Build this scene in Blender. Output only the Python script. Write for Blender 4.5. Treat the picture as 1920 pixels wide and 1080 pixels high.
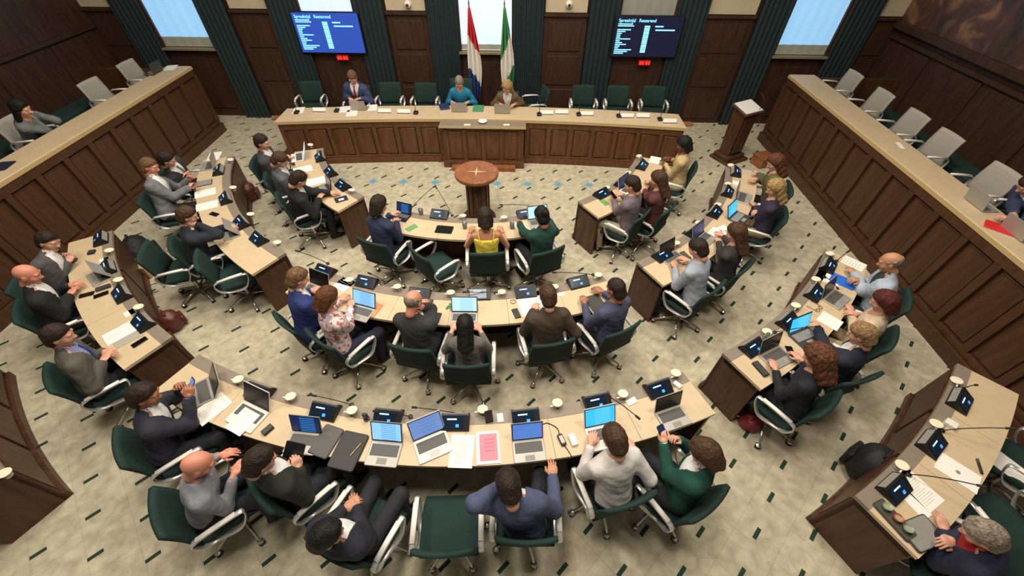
import bpy, math, random
import numpy as np
from mathutils import Vector, Matrix, Quaternion
random.seed(7); rng = np.random.default_rng(7)
scene = bpy.context.scene
COL = scene.collection
for o in list(bpy.data.objects): bpy.data.objects.remove(o)
R = math.radians
# ------------------------------------------------------------------ camera
CAM_H, FPX, PITCH, ROLL, YAW = 4.4, 759.12, 46.37, 0.42, -1.06
_p, _r, _y = R(PITCH), R(ROLL), R(YAW)
FW = Vector((math.sin(_y)*math.cos(_p), math.cos(_y)*math.cos(_p), -math.sin(_p)))
RT0 = Vector((math.cos(_y), -math.sin(_y), 0)); UP0 = RT0.cross(FW)
RT = RT0*math.cos(_r) + UP0*math.sin(_r); UP = -RT0*math.sin(_r) + UP0*math.cos(_r)
EYE = Vector((0, 0, CAM_H))
cd = bpy.data.cameras.new('camera'); cam = bpy.data.objects.new('camera', cd); COL.objects.link(cam)
cd.sensor_width = 36; cd.lens = FPX/1920*36; cd.clip_start = .05; cd.clip_end = 100
M = Matrix((RT, UP, -FW)).transposed().to_4x4(); M.translation = EYE; cam.matrix_world = M
scene.camera = cam
# ------------------------------------------------------------------ world, lights, exposure
vs = scene.view_settings
vs.view_transform = 'Standard'; vs.look = 'None'; vs.gamma = 1; vs.use_curve_mapping = False
vs.exposure = 0.42
w = bpy.data.worlds.new('world'); scene.world = w; w.use_nodes = True
w.node_tree.nodes['Background'].inputs[0].default_value = (1.0, .95, .86, 1)
w.node_tree.nodes['Background'].inputs[1].default_value = .13
def area(name, loc, sx, sy, power, col=(1, .92, .81), target=None):
    l = bpy.data.lights.new(name, 'AREA'); l.shape = 'RECTANGLE'; l.size = sx; l.size_y = sy
    l.energy = power; l.color = col
    o = bpy.data.objects.new(name, l); COL.objects.link(o); o.location = loc
    if target: o.rotation_euler = (Vector(target)-Vector(loc)).to_track_quat('-Z', 'Y').to_euler()
    return o
LAMPS = [(-4.2, 2.4), (-.74, 1.4), (2.7, 2.4), (-4.2, 5.6), (-.74, 4.6), (2.7, 5.6)]
for i, (lx, ly) in enumerate(LAMPS):
    area('ceiling_lamp_light', (lx, ly, 7.1), 1.1, 1.1, 120)
area('ceiling_lamp_light', (-.74, 7.6, 7.1), 3.0, .5, 70)  # extra light added to brighten the bench, no known lamp
# ------------------------------------------------------------------ ray helpers (photograph pixel -> point in the room)
def ray(px, py): return (FW + RT*((px-960)/FPX) - UP*((py-540)/FPX))
def at(px, py, z):
    d = ray(px, py); return EYE + d*((z-CAM_H)/d.z)
def atX(px, py, X):
    d = ray(px, py); return EYE + d*(X/d.x)
def atY(px, py, Y):
    d = ray(px, py); return EYE + d*(Y/d.y)
CX, CY = -.743, 7.95                                   # common centre of the desk rings
def pol(r, a, z=0): return Vector((CX + r*math.sin(R(a)), CY - r*math.cos(R(a)), z))
def inward(p): 
    v = Vector((CX-p[0], CY-p[1], 0)); return v.normalized()
def rotz_in(p, turn=0):                                 # z-rotation that points local +Y to the centre; turn = clockwise degrees
    v = inward(p); return math.atan2(v.y, v.x) - math.pi/2 - R(turn)
# ------------------------------------------------------------------ materials
def lin(c):
    if isinstance(c, str):
        c = tuple(int(c[i:i+2], 16)/255 for i in (0, 2, 4))
    return tuple(((x+.055)/1.055)**2.4 if x > .04045 else x/12.92 for x in c) + (1,)
MATS = {}
def mat(name, col, rough=.6, metal=0, var=.0, scale=20, bump=0, bscale=200, emit=0, spec=None, alpha=None, trans=0):
    if name in MATS: return MATS[name]
    m = bpy.data.materials.new(name); m.use_nodes = True; nt = m.node_tree; b = nt.nodes['Principled BSDF']
    c = lin(col); b.inputs['Base Color'].default_value = c
    b.inputs['Roughness'].default_value = rough; b.inputs['Metallic'].default_value = metal
    if spec is not None: b.inputs['Specular IOR Level'].default_value = spec
    if trans: b.inputs['Transmission Weight'].default_value = trans
    if emit:
        b.inputs['Emission Color'].default_value = c; b.inputs['Emission Strength'].default_value = emit
    if var or bump:
        tc = nt.nodes.new('ShaderNodeTexCoord')
    if var:
        n = nt.nodes.new('ShaderNodeTexNoise'); n.inputs['Scale'].default_value = scale; n.inputs['Detail'].default_value = 4
        nt.links.new(tc.outputs['Object'], n.inputs['Vector'])
        r = nt.nodes.new('ShaderNodeValToRGB')
        r.color_ramp.elements[0].position = .3; r.color_ramp.elements[1].position = .7
        r.color_ramp.elements[0].color = tuple(x*(1-var) for x in c[:3]) + (1,)
        r.color_ramp.elements[1].color = tuple(min(1, x*(1+var)) for x in c[:3]) + (1,)
        nt.links.new(n.outputs['Fac'], r.inputs[0]); nt.links.new(r.outputs[0], b.inputs['Base Color'])
    if bump:
        n = nt.nodes.new('ShaderNodeTexNoise'); n.inputs['Scale'].default_value = bscale; n.inputs['Detail'].default_value = 3
        nt.links.new(tc.outputs['Object'], n.inputs['Vector'])
        bp = nt.nodes.new('ShaderNodeBump'); bp.inputs['Strength'].default_value = bump; bp.inputs['Distance'].default_value = .01
        nt.links.new(n.outputs['Fac'], bp.inputs['Height']); nt.links.new(bp.outputs[0], b.inputs['Normal'])
    MATS[name] = m; return m
def wood(name, c1, c2, rough=.45, sc=(6, 6, .8), spec=.35):
    m = bpy.data.materials.new(name); m.use_nodes = True; nt = m.node_tree; b = nt.nodes['Principled BSDF']
    tc = nt.nodes.new('ShaderNodeTexCoord'); mp = nt.nodes.new('ShaderNodeMapping'); mp.inputs['Scale'].default_value = sc
    n = nt.nodes.new('ShaderNodeTexNoise'); n.inputs['Scale'].default_value = 3; n.inputs['Detail'].default_value = 6; n.inputs['Distortion'].default_value = .8
    r = nt.nodes.new('ShaderNodeValToRGB'); r.color_ramp.elements[0].position = .3; r.color_ramp.elements[1].position = .75
    r.color_ramp.elements[0].color = lin(c1); r.color_ramp.elements[1].color = lin(c2)
    nt.links.new(tc.outputs['Object'], mp.inputs[0]); nt.links.new(mp.outputs[0], n.inputs['Vector'])
    nt.links.new(n.outputs['Fac'], r.inputs[0]); nt.links.new(r.outputs[0], b.inputs['Base Color'])
    b.inputs['Roughness'].default_value = rough; b.inputs['Specular IOR Level'].default_value = spec
    MATS[name] = m; return m
W_DESK = wood('dark_desk_wood', '41291b', '5c3d29')
W_BENCH = wood('bench_wood', '52351f', '704a32')
W_GAL = wood('gallery_wood', '432b1a', '5a3b26')
W_WALL = wood('wall_panel_wood', '35231a', '4a3325')
W_RED = wood('red_brown_wood', '7a4a2c', '9c6440', sc=(3, 3, 3))
BEIGE = mat('beige_linoleum', 'c9b390', .5, var=.05, scale=8)
BEIGE_E = mat('beige_edge', 'c0a572', .5)
LEDGE = mat('taupe_ledge', '86796a', .5, var=.05)
GREEN = mat('green_fabric', '12302a', .85, var=.08, scale=60, bump=.25, bscale=900)
ALU = mat('brushed_aluminium', 'd6d3cc', .32, metal=.6)
CHROME = mat('chrome', 'c9c6be', .2, metal=.9)
BLACK = mat('black_plastic', '141414', .45)
DARKGREY = mat('dark_grey_plastic', '3a3a3a', .5)
RUBBER = mat('rubber', '1b1a19', .7)
SILVER = mat('silver_plastic', 'a8a49c', .4, metal=.3)
WHITEP = mat('white_plastic', 'e8e3d8', .45)
PAPER = mat('paper', 'f0ece2', .8)
CREAM = mat('cream_disc', 'e6dcbf', .5)
GALGREY = mat('pale_grey_fabric', 'a39c90', .8, var=.05, scale=30)
# ------------------------------------------------------------------ mesh builder
class MB:
    def __init__(s): s.v = []; s.f = []; s.m = []; s.cur = 0
    def add(s, vs_, fs_, mi=None):
        k = len(s.v); s.v += [tuple(x) for x in vs_]; s.f += [tuple(i+k for i in f) for f in fs_]
        s.m += [s.cur if mi is None else mi]*len(fs_); return s
    def box(s, c, d, rot=None, mi=None):
        x, y, z = d[0]/2, d[1]/2, d[2]/2
        P = [Vector((sx*x, sy*y, sz*z)) for sz in (-1, 1) for sy in (-1, 1) for sx in (-1, 1)]
        if rot is not None:
            P = [rot @ p for p in P]
        P = [p + Vector(c) for p in P]
        return s.add(P, [(0, 2, 3, 1), (4, 5, 7, 6), (0, 1, 5, 4), (1, 3, 7, 5), (3, 2, 6, 7), (2, 0, 4, 6)], mi)
    def rbox(s, c, d, r=.01, n=3, rot=None, mi=None, taper=1):
        """slab with rounded corners in plan and a small top bevel"""
        x, y, z = d[0]/2, d[1]/2, d[2]/2; r = min(r, x*.99, y*.99)
        def ring(inset, zz, k=1):
            o = []
            for (sx, sy, a0) in ((1, 1, 0), (-1, 1, 90), (-1, -1, 180), (1, -1, 270)):
                for i in range(n+1):
                    a = R(a0 + 90*i/n); rr = max(r-inset, .0005)
                    o.append(Vector((((x-r)*sx + rr*math.cos(a))*k, ((y-r)*sy + rr*math.sin(a))*k, zz)))
            return o
        b = min(.3*2*z, r*.5)
        L = [ring(b, -z, taper), ring(0, -z+b, taper), ring(0, z-b), ring(b, z)]
        V = [p for q in L for p in q]; N = len(L[0]); F = []
        for k in range(3):
            for i in range(N): F.append((k*N+i, k*N+(i+1) % N, (k+1)*N+(i+1) % N, (k+1)*N+i))
        F.append(tuple(reversed(range(N)))); F.append(tuple(range(3*N, 4*N)))
        if rot is not None: V = [rot @ p for p in V]
        return s.add([p+Vector(c) for p in V], F, mi)
    def cyl(s, p0, p1, r0, r1=None, n=12, mi=None):
        p0, p1 = Vector(p0), Vector(p1); r1 = r0 if r1 is None else r1
        q = (p1-p0).to_track_quat('Z', 'Y'); V = []
        for p, r in ((p0, r0), (p1, r1)):
            for i in range(n):
                a = 2*math.pi*i/n; V.append(p + q @ Vector((r*math.cos(a), r*math.sin(a), 0)))
        F = [(i, (i+1) % n, n+(i+1) % n, n+i) for i in range(n)] + [tuple(reversed(range(n))), tuple(range(n, 2*n))]
        return s.add(V, F, mi)
    def tube(s, pts, r, n=8, closed=False, mi=None, flat=None):
        pts = [Vector(p) for p in pts]; k = len(pts); V = []; F = []
        rr = r if isinstance(r, (list, tuple)) else [r]*k
        prev = None
        for i, p in enumerate(pts):
            if closed: t = pts[(i+1) % k]-pts[i-1]
            else: t = pts[min(i+1, k-1)]-pts[max(i-1, 0)]
            t.normalize()
            if prev is None:
                u = t.orthogonal().normalized() if flat is None else (Vector(flat)-t*Vector(flat).dot(t)).normalized()
            else: u = (prev - t*prev.dot(t)).normalized()
            prev = u; v = t.cross(u)
            for j in range(n):
                a = 2*math.pi*j/n
                su, sv = (rr[i], rr[i]) if flat is None else (rr[i]*2.2, rr[i]*.8)
                V.append(p + u*su*math.cos(a) + v*sv*math.sin(a))
        for i in range(k if closed else k-1):
            for j in range(n):
                F.append((i*n+j, i*n+(j+1) % n, ((i+1) % k)*n+(j+1) % n, ((i+1) % k)*n+j))
        if not closed: F += [tuple(reversed(range(n))), tuple(range((k-1)*n, k*n))]
        return s.add(V, F, mi)
    def lathe(s, prof, n=24, c=(0, 0, 0), rot=None, mi=None):
        V = []; F = []; k = len(prof)
        for (r, z) in prof:
            for i in range(n):
                a = 2*math.pi*i/n; p = Vector((r*math.cos(a), r*math.sin(a), z))
                V.append((rot @ p if rot is not None else p) + Vector(c))
        for j in range(k-1):
            for i in range(n): F.append((j*n+i, j*n+(i+1) % n, (j+1)*n+(i+1) % n, (j+1)*n+i))
        F += [tuple(reversed(range(n))), tuple(range((k-1)*n, k*n))]
        return s.add(V, F, mi)
    def prism(s, poly, z0, z1, mi=None):
        n = len(poly); V = [(x, y, z0) for x, y in poly] + [(x, y, z1) for x, y in poly]
        F = [(i, (i+1) % n, n+(i+1) % n, n+i) for i in range(n)] + [tuple(reversed(range(n))), tuple(range(n, 2*n))]
        return s.add(V, F, mi)
    def arc(s, ra, rb, a0, a1, z0, z1, n=8, mi=None, off=(0, 0)):
        """ring-sector slab about the ring centre, angles in degrees"""
        V = []
        for i in range(n+1):
            a = a0 + (a1-a0)*i/n
            for r in (ra, rb):
                p = pol(r, a)
                V += [(p.x-off[0], p.y-off[1], z0), (p.x-off[0], p.y-off[1], z1)]
        F = []
        for i in range(n):
            k = i*4; q = k+4
            F += [(k+1, q+1, q+3, k+3), (k, k+2, q+2, q), (k, q, q+1, k+1), (k+2, k+3, q+3, q+2)]
        F += [(0, 1, 3, 2), (4*n, 4*n+2, 4*n+3, 4*n+1)]
        # orient by signed volume afterwards
        return s.add(V, F, mi)
    def mesh(s, name, mats, smooth=False):
        me = bpy.data.meshes.new(name); me.from_pydata(s.v, [], s.f)
        for m in (mats if isinstance(mats, (list, tuple)) else [mats]): me.materials.append(m)
        if any(s.m): me.polygons.foreach_set('material_index', s.m)
        if smooth:
            me.polygons.foreach_set('use_smooth', [True]*len(s.f))
        me.update(); return me
    def build(s, name, mats, parent=None, loc=None, rz=0, smooth=False, fix=False):
        me = s.mesh(name, mats, smooth)
        if fix: fix_normals(me)
        return link(name, me, parent, loc, rz)
def fix_normals(me):
    import bmesh
    b = bmesh.new(); b.from_mesh(me); bmesh.ops.recalc_face_normals(b, faces=b.faces); b.to_mesh(me); b.free()
def link(name, data, parent=None, loc=None, rz=0):
    o = bpy.data.objects.new(name, data); COL.objects.link(o)
    if parent is not None: o.parent = parent
    if loc is not None: o.location = loc
    if rz: o.rotation_euler = (0, 0, rz)
    return o
def tag(o, label=None, cat=None, group=None, kind=None):
    if label: o['label'] = label
    if cat: o['category'] = cat
    if group: o['group'] = group
    if kind: o['kind'] = kind
    return o
def empty(name, loc=(0, 0, 0), rz=0, label=None, cat=None, group=None, kind=None):
    o = link(name, None, None, loc, rz); o.empty_display_size = .1
    return tag(o, label, cat, group, kind)
def dup(root, loc, rz, label=None, group=None, cat=None):
    def cp(o, par):
        c = o.copy(); COL.objects.link(c); c.parent = par
        for ch in o.children: cp(ch, c)
        return c
    r = cp(root, None); r.location = loc; r.rotation_euler = (0, 0, rz)
    tag(r, label, cat, group); return r
def smoothpath(pts, n=6, closed=False):
    pts = [Vector(p) for p in pts]; k = len(pts); out = []
    rngi = range(k if closed else k-1)
    for i in rngi:
        g = (lambda j: pts[j % k]) if closed else (lambda j: pts[max(0, min(k-1, j))])
        a, b, c, d = g(i-1), g(i), g(i+1), g(i+2)
        for t in [j/n for j in range(n)]:
            out.append(.5*((2*b) + (c-a)*t + (2*a-5*b+4*c-d)*t*t + (3*b-a-3*c+d)*t**3))
    if not closed: out.append(pts[-1])
    return out
# ------------------------------------------------------------------ structure: floor
def carpet():
    m = bpy.data.materials.new('patterned_carpet'); m.use_nodes = True; nt = m.node_tree; b = nt.nodes['Principled BSDF']
    N = nt.nodes.new; L = nt.links.new
    tc = N('ShaderNodeTexCoord'); sp = N('ShaderNodeSeparateXYZ'); L(tc.outputs['Object'], sp.inputs[0])
    def math_(op, a, b_=None, c=None):
        n = N('ShaderNodeMath'); n.operation = op
        for i, v in enumerate((a, b_, c)):
            if v is None: continue
            if isinstance(v, (int, float)): n.inputs[i].default_value = v
            else: L(v, n.inputs[i])
        return n.outputs[0]
    X, Y = sp.outputs[0], sp.outputs[1]
    v = math_('DIVIDE', math_('SUBTRACT', Y, 1.68), .327); j = math_('ROUND', v); fv = math_('SUBTRACT', v, j)
    u = math_('SUBTRACT', math_('DIVIDE', math_('SUBTRACT', X, 2.87), .535), math_('MULTIPLY', j, .5))
    fu = math_('SUBTRACT', u, math_('ROUND', u))
    dx = math_('MULTIPLY', fu, .535); dy = math_('MULTIPLY', fv, .327)
    s = math_('ABSOLUTE', math_('MULTIPLY', math_('ADD', dx, dy), .7071)); t = math_('ABSOLUTE', math_('MULTIPLY', math_('SUBTRACT', dx, dy), .7071))
    dash = math_('MULTIPLY', math_('LESS_THAN', s, .062), math_('LESS_THAN', t, .0185))
    # faint square weave rotated 45 degrees, one tint per square
    p = math_('DIVIDE', math_('ADD', X, Y), .378*1.4142); q = math_('DIVIDE', math_('SUBTRACT', X, Y), .378*1.4142)
    cb = N('ShaderNodeCombineXYZ'); L(math_('FLOOR', p), cb.inputs[0]); L(math_('FLOOR', q), cb.inputs[1])
    wn = N('ShaderNodeTexWhiteNoise'); wn.noise_dimensions = '2D'; L(cb.outputs[0], wn.inputs['Vector'])
    r1 = N('ShaderNodeValToRGB'); cr = r1.color_ramp; cr.elements[0].color = lin('b7ad94'); cr.elements[1].color = lin('c6b49e')
    e = cr.elements.new(.35); e.color = lin('b9b297'); e = cr.elements.new(.8); e.color = lin('bfb59c')
    L(wn.outputs[0], r1.inputs[0])
    n1 = N('ShaderNodeTexNoise'); n1.inputs['Scale'].default_value = 9; n1.inputs['Detail'].default_value = 5; L(tc.outputs['Object'], n1.inputs['Vector'])
    r2 = N('ShaderNodeValToRGB'); r2.color_ramp.elements[0].position = .32; r2.color_ramp.elements[1].position = .68
    r2.color_ramp.elements[0].color = lin('9c937b'); r2.color_ramp.elements[1].color = lin('d3c9ae'); L(n1.outputs[0], r2.inputs[0])
    mx = N('ShaderNodeMix'); mx.data_type = 'RGBA'; mx.inputs[0].default_value = .55; L(r1.outputs[0], mx.inputs[6]); L(r2.outputs[0], mx.inputs[7])
    fp = math_('ABSOLUTE', math_('SUBTRACT', math_('FRACT', p), .5)); fq = math_('ABSOLUTE', math_('SUBTRACT', math_('FRACT', q), .5))
    seam = math_('MULTIPLY', math_('GREATER_THAN', math_('MAXIMUM', fp, fq), .485), .22)
    # soft ring figure in every square
    rad = math_('SQRT', math_('ADD', math_('MULTIPLY', math_('SUBTRACT', math_('FRACT', p), .5), math_('SUBTRACT', math_('FRACT', p), .5)), math_('MULTIPLY', math_('SUBTRACT', math_('FRACT', q), .5), math_('SUBTRACT', math_('FRACT', q), .5))))
    ring = math_('MULTIPLY', math_('LESS_THAN', math_('ABSOLUTE', math_('SUBTRACT', rad, .27)), .05), .15)
    m2 = N('ShaderNodeMix'); m2.data_type = 'RGBA'; L(math_('MAXIMUM', seam, ring), m2.inputs[0]); L(mx.outputs[2], m2.inputs[6]); m2.inputs[7].default_value = lin('857e6b')
    m3 = N('ShaderNodeMix'); m3.data_type = 'RGBA'; L(dash, m3.inputs[0]); L(m2.outputs[2], m3.inputs[6]); m3.inputs[7].default_value = lin('2c4034')
    L(m3.outputs[2], b.inputs['Base Color']); b.inputs['Roughness'].default_value = .95; b.inputs['Specular IOR Level'].default_value = .15
    n2 = N('ShaderNodeTexNoise'); n2.inputs['Scale'].default_value = 350; L(tc.outputs['Object'], n2.inputs['Vector'])
    bp = N('ShaderNodeBump'); bp.inputs['Strength'].default_value = .3; bp.inputs['Distance'].default_value = .005; L(n2.outputs[0], bp.inputs['Height']); L(bp.outputs[0], b.inputs['Normal'])
    return m
XL, XR, YB = -9.35, 7.86, 10.0
GLX, GRX = -7.04, 5.60                  # faces of the two side galleries
f_ = MB().box(((XL+XR)/2, 4, -.05), (XR-XL, 12.2, .1)).build('floor', carpet()); tag(f_, kind='structure')
star_m = mat('blue_carpet_motif', '5f9cb0', .95)
for i in range(8):
    cx = [-3.55, -2.92, -2.31, -1.68, -.44, .16, .77, 1.38][i]; b_ = MB()
    for k in range(4):
        a = math.pi*k/4 + .2; u = Vector((math.cos(a), math.sin(a), 0)); v = Vector((-u.y, u.x, 0)); l = .11 if k % 2 else .15
        b_.add([u*l, v*.028, -u*l, -v*.028, Vector((0, 0, .003))], [(0, 1, 4), (1, 2, 4), (2, 3, 4), (3, 0, 4)])
    b_.build('carpet_motif', star_m, f_, (cx, 7.06, .0015))
c_ = MB().box(((XL+XR)/2, 4, 7.6), (XR-XL, 12.2, .1)).build('ceiling', mat('ceiling_plaster', 'd8cdb8', .9)); tag(c_, kind='structure')
for k_, (lx, ly) in enumerate(LAMPS):
    t = empty('ceiling_lamp', (lx, ly, 7.25), label='flush square ceiling lamp, ' + ('front left', 'front centre', 'front right', 'back left', 'back centre', 'back right')[k_] + ' of six above the hall', cat='lamp', group='ceiling lamps above the hall')
    MB().box((0, 0, .17), (1.3, 1.3, .26)).build('housing', ALU, t)
    MB().box((0, 0, .04), (1.2, 1.2, .02)).build('diffuser', mat('lamp_diffuser', 'fff2dc', .6, emit=1.0), t)
t = empty('ceiling_lamp', (-.74, 7.6, 7.25), label='added long narrow light, unseen above the presiding bench', cat='lamp')  # fixture made up to house the extra bench light
MB().box((0, 0, .17), (3.2, .6, .26)).build('housing', ALU, t); MB().box((0, 0, .03), (3.1, .5, .02)).build('diffuser', mat('lamp_diffuser', 'fff2dc', .6, emit=1.0), t)
# ------------------------------------------------------------------ back wall
WOODZ = 2.22
wb = MB().box(((XL+XR)/2, YB+.1, 3.8), (XR-XL, .2, 7.6)).build('wall_back', W_WALL); tag(wb, kind='structure')
WX = [-7.40, -4.10, -.78, 2.58, 6.05]
PLASTER = mat('beige_plaster', 'c2b494', .85, var=.03)
TEAL = mat('dark_teal_curtain', '17292b', .85, var=.1, scale=12)
lit = mat('daylit_blind', '8fbfe8', .8, emit=.62)
lit2 = mat('daylit_blind_white', 'c3d4ee', .8, emit=.62)
dim = mat('dim_blind', '8f8d80', .8, emit=.1)
unlit_lower = mat('blind_unlit_lower', '9a9a8a', .8, emit=.08)  # bottom of the blind without backlight, shade put into colour and glow
for i, x in enumerate(WX):
    zb = 1.53 if i in (0, 2, 4) else 1.9
    t = empty('window_%d' % (i+1), (x, YB, zb), kind='structure'); hw = .55; top = 4.6-zb
    fr = MB().box((-hw-.03, -.02, top/2), (.06, .12, top)).box((hw+.03, -.02, top/2), (.06, .12, top)).box((0, -.02, top), (1.22, .12, .06))
    fr.build('window_frame', W_WALL, t)
    MB().box((0, -.05, -.02), (1.2, .2, .04)).build('window_sill', mat('sill_stone', '8b7f62', .5), t)
    m_ = dim if i == 3 else (lit2 if i in (1, 2) else lit)
    zh = .2 if i in (0, 4) else .13
    # roller blind with its lower part coloured darker, as if not backlit
    bl = MB()
    n = 24
    for (z0, z1, mi) in ((zh, top, 0), (.02, zh, 1)):
        V = []; F = []
        for k in range(n+1):
            xx = -hw + 2*hw*k/n; yy = -.03 - .006*math.sin(k*1.3)
            V += [(xx, yy, z0), (xx, yy, z1), (xx, yy+.004, z0), (xx, yy+.004, z1)]
        for k in range(n):
            q = 4*k; F += [(q, q+4, q+5, q+1), (q+2, q+3, q+7, q+6)]
        bl.add(V, F, mi)
    bl.build('roller_blind', [m_, dim if i == 3 else unlit_lower], t, smooth=True)
    MB().cyl((-hw, -.035, .02), (hw, -.035, .02), .012).build('bottom_bar', ALU, t)
    # drapes: wavy cloth on both sides of the window, floor to top
    for s in (-1, 1):
        d = MB(); V = []; F = []; n = 40; wdt = .62
        for k in range(n+1):
            xx = s*(hw + .04 + wdt*k/n); yy = -.13 - .022*math.sin(k/n*math.pi*12)
            V += [(xx, yy, 0), (xx, yy, 4.6), (xx, yy+.02, 0), (xx, yy+.02, 4.6)]
        for k in range(n):
            q = 4*k; F += [(q, q+4, q+5, q+1), (q+2, q+3, q+7, q+6)]
        d.add(V, F).build('curtain', TEAL, t, (0, 0, -zb), smooth=True)
# panelled piers between the windows, plaster field above each
def pier(x0, x1, name='wall_panel'):
    xc = (x0+x1)/2; w_ = x1-x0
    MB().box((xc, YB-.015, WOODZ/2), (w_, .03, WOODZ)).build('pier', W_WALL, wb)
    for (za, zc) in ((.12, .75), (.85, 1.45), (1.55, 2.1)):
        MB().rbox((xc, YB-.04, (za+zc)/2), (w_-.22, .03, zc-za), .01).build('wall_panel', W_WALL, wb)
    MB().box((xc, YB-.045, WOODZ+.01), (w_, .09, .05)).build('cornice', W_WALL, wb)
    MB().box((xc, YB-.02, WOODZ+1.6), (w_-.06, .04, 3.1)).build('plaster_field', PLASTER, wb)
for i in range(4):
    pier(WX[i]+1.22, WX[i+1]-1.22)
pier(XL, WX[0]-1.22); pier(WX[4]+1.22, XR)
for i, x in enumerate(WX):
    MB().box((x, YB-.012, .72), (1.1, .024, 1.44)).rbox((x, YB-.035, .75), (.8, .03, 1.1), .01).build('window_apron', W_WALL, wb)
# ------------------------------------------------------------------ side walls, painting
for nm, x, s in (('wall_left', XL, -1), ('wall_right', XR, 1)):
    wl = MB().box((x+s*.1, 4, 3.8), (.2, 12.2, 7.6)).build(nm, W_WALL); tag(wl, kind='structure')
    for k in range(9):
        y = 9.3-1.3*k
        MB().rbox((x-s*.02, y, 1.2), (.04, 1.1, 1.3), .01).build('wall_panel', W_WALL, wl)
    MB().box((x-s*.04, 4, 1.93), (.08, 12, .07)).build('cornice', W_WALL, wl)
# painting over the right gallery
pm = bpy.data.materials.new('oil_painting'); pm.use_nodes = True; nt = pm.node_tree; b = nt.nodes['Principled BSDF']
tc = nt.nodes.new('ShaderNodeTexCoord'); n1 = nt.nodes.new('ShaderNodeTexNoise'); n1.inputs['Scale'].default_value = 2.2; n1.inputs['Detail'].default_value = 5; n1.inputs['Distortion'].default_value = 1.2
r1 = nt.nodes.new('ShaderNodeValToRGB'); cr = r1.color_ramp; cr.elements[0].position = .3; cr.elements[0].color = lin('2c2520'); cr.elements[1].position = .8; cr.elements[1].color = lin('a8683c')
for p_, c_2 in ((.45, '4a3428'), (.55, '5a3a30'), (.65, '7a5a40')): e = cr.elements.new(p_); e.color = lin(c_2)
nt.links.new(tc.outputs['Object'], n1.inputs['Vector']); nt.links.new(n1.outputs[0], r1.inputs[0]); nt.links.new(r1.outputs[0], b.inputs['Base Color']); b.inputs['Roughness'].default_value = .5
t = empty('painting', (XR, 7.6, 2.08), label='large dark brown oil painting in a heavy wooden frame on the right wall', cat='painting')
MB().box((-.05, 0, 1.55), (.04, 4.7, 2.9)).build('canvas', pm, t)
fr = MB()
for (c0, d0) in (((-.07, 0, .06), (.14, 5.0, .14)), ((-.07, 0, 3.05), (.14, 5.0, .14)), ((-.07, -2.43, 1.55), (.14, .14, 3.1)), ((-.07, 2.43, 1.55), (.14, .14, 3.1))): fr.rbox(c0, d0, .03)
fr.build('frame', W_WALL, t)
# ------------------------------------------------------------------ side galleries
GTOP = 1.40; GFLOOR = .66
def gallery(side):
    s = -1 if side == 'left' else 1; x = GLX if s < 0 else GRX; y0, y1 = -1.5, 9.13; xo = XL if s < 0 else XR
    g = empty('wall_gallery_%s' % side, (x, 4, 0), kind='structure')
    MB().box((s*.06, (y0+y1)/2-4, (GTOP-.04)/2), (.08, y1-y0, GTOP-.04)).build('front_wall', W_GAL, g)
    MB().box(((xo-x)/2, y1-4.04, (GTOP-.04)/2), (abs(xo-x), .08, GTOP-.04)).build('end_wall', W_GAL, g)
    MB().box((-s*.03, (y0+y1)/2-4, .09), (.12, y1-y0+.06, .18)).build('plinth', W_GAL, g)
    MB().box((-s*.005, (y0+y1)/2-4, .22), (.08, y1-y0+.03, .06)).build('plinth_moulding', W_GAL, g)
    MB().box((0, (y0+y1)/2-4, GTOP-.12), (.07, y1-y0, .12)).build('top_rail', W_GAL, g)
    n = 21; dy = (y1-y0)/n
    st = MB().box((0, 0, .7325), (.068, .10, .965)).mesh('stile', W_GAL); pn = MB().rbox((0, 0, 0), (.035, dy-.16, .90), .012).mesh('panel', W_GAL)
    for k in range(n+1):
        link('stile', st, g, (0, y0+dy*k-4, 0))
        if k < n: link('panel', pn, g, (s*.012, y0+dy*(k+.5)-4, .735))
    fl = MB().box(((x+xo)/2+s*.05, (y0+y1)/2, GFLOOR-.05), (abs(xo-x)-.15, y1-y0-.1, .1)).build('floor_gallery_%s' % side, mat('gallery_carpet', '3a4a3c', .95, var=.1)); tag(fl, kind='structure')
    # continuous counter along the parapet
    c = empty('gallery_counter', (x, 4, GTOP-.04), label='long sand-coloured counter on top of the %s gallery parapet' % side, cat='counter')
    MB().rbox((s*.23, (y0+y1)/2-4, .02), (.52, y1-y0+.06, .04), .012).build('countertop', BEIGE, c)
    MB().box((-s*.035, (y0+y1)/2-4, .005), (.014, y1-y0+.06, .05)).build('front_edge', BEIGE_E, c)
gallery('left'); gallery('right')
# ------------------------------------------------------------------ presiding bench
def yb(x): return 7.93 - (30 - math.sqrt(900-(x-CX)**2))
BX0, BX1, BZ = -4.80, 3.20, .90
def strip(b, x0, x1, ya, yc, z0, z1, n=10):
    V = []; F = []
    for i in range(n+1):
        x = x0+(x1-x0)*i/n; y = yb(x)
        V += [(x, y+ya, z0), (x, y+ya, z1), (x, y+yc, z0), (x, y+yc, z1)]
    for i in range(n):
        k = 4*i; q = k+4
        F += [(k, q, q+1, k+1), (k+2, k+3, q+3, q+2), (k+1, q+1, q+3, k+3), (k, k+2, q+2, q)]
    F += [(0, 1, 3, 2), (4*n, 4*n+2, 4*n+3, 4*n+1)]
    return b.add(V, F)
bench = empty('presiding_bench', (CX, 7.93, 0), label='long curved dark wooden presiding bench with sand-coloured top below the flags', cat='bench')
OFFB = (-CX, -7.93, 0)
def bpart(name, b, m): return b.build(name, m, bench, OFFB)
bpart('carcass', strip(MB(), BX0+.05, BX1-.05, .04, .10, .05, BZ-.05), W_BENCH)
bpart('side_wall', MB().box((BX0+.05, yb(BX0)+.33, .42), (.06, .56, .84)), W_BENCH)
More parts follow.
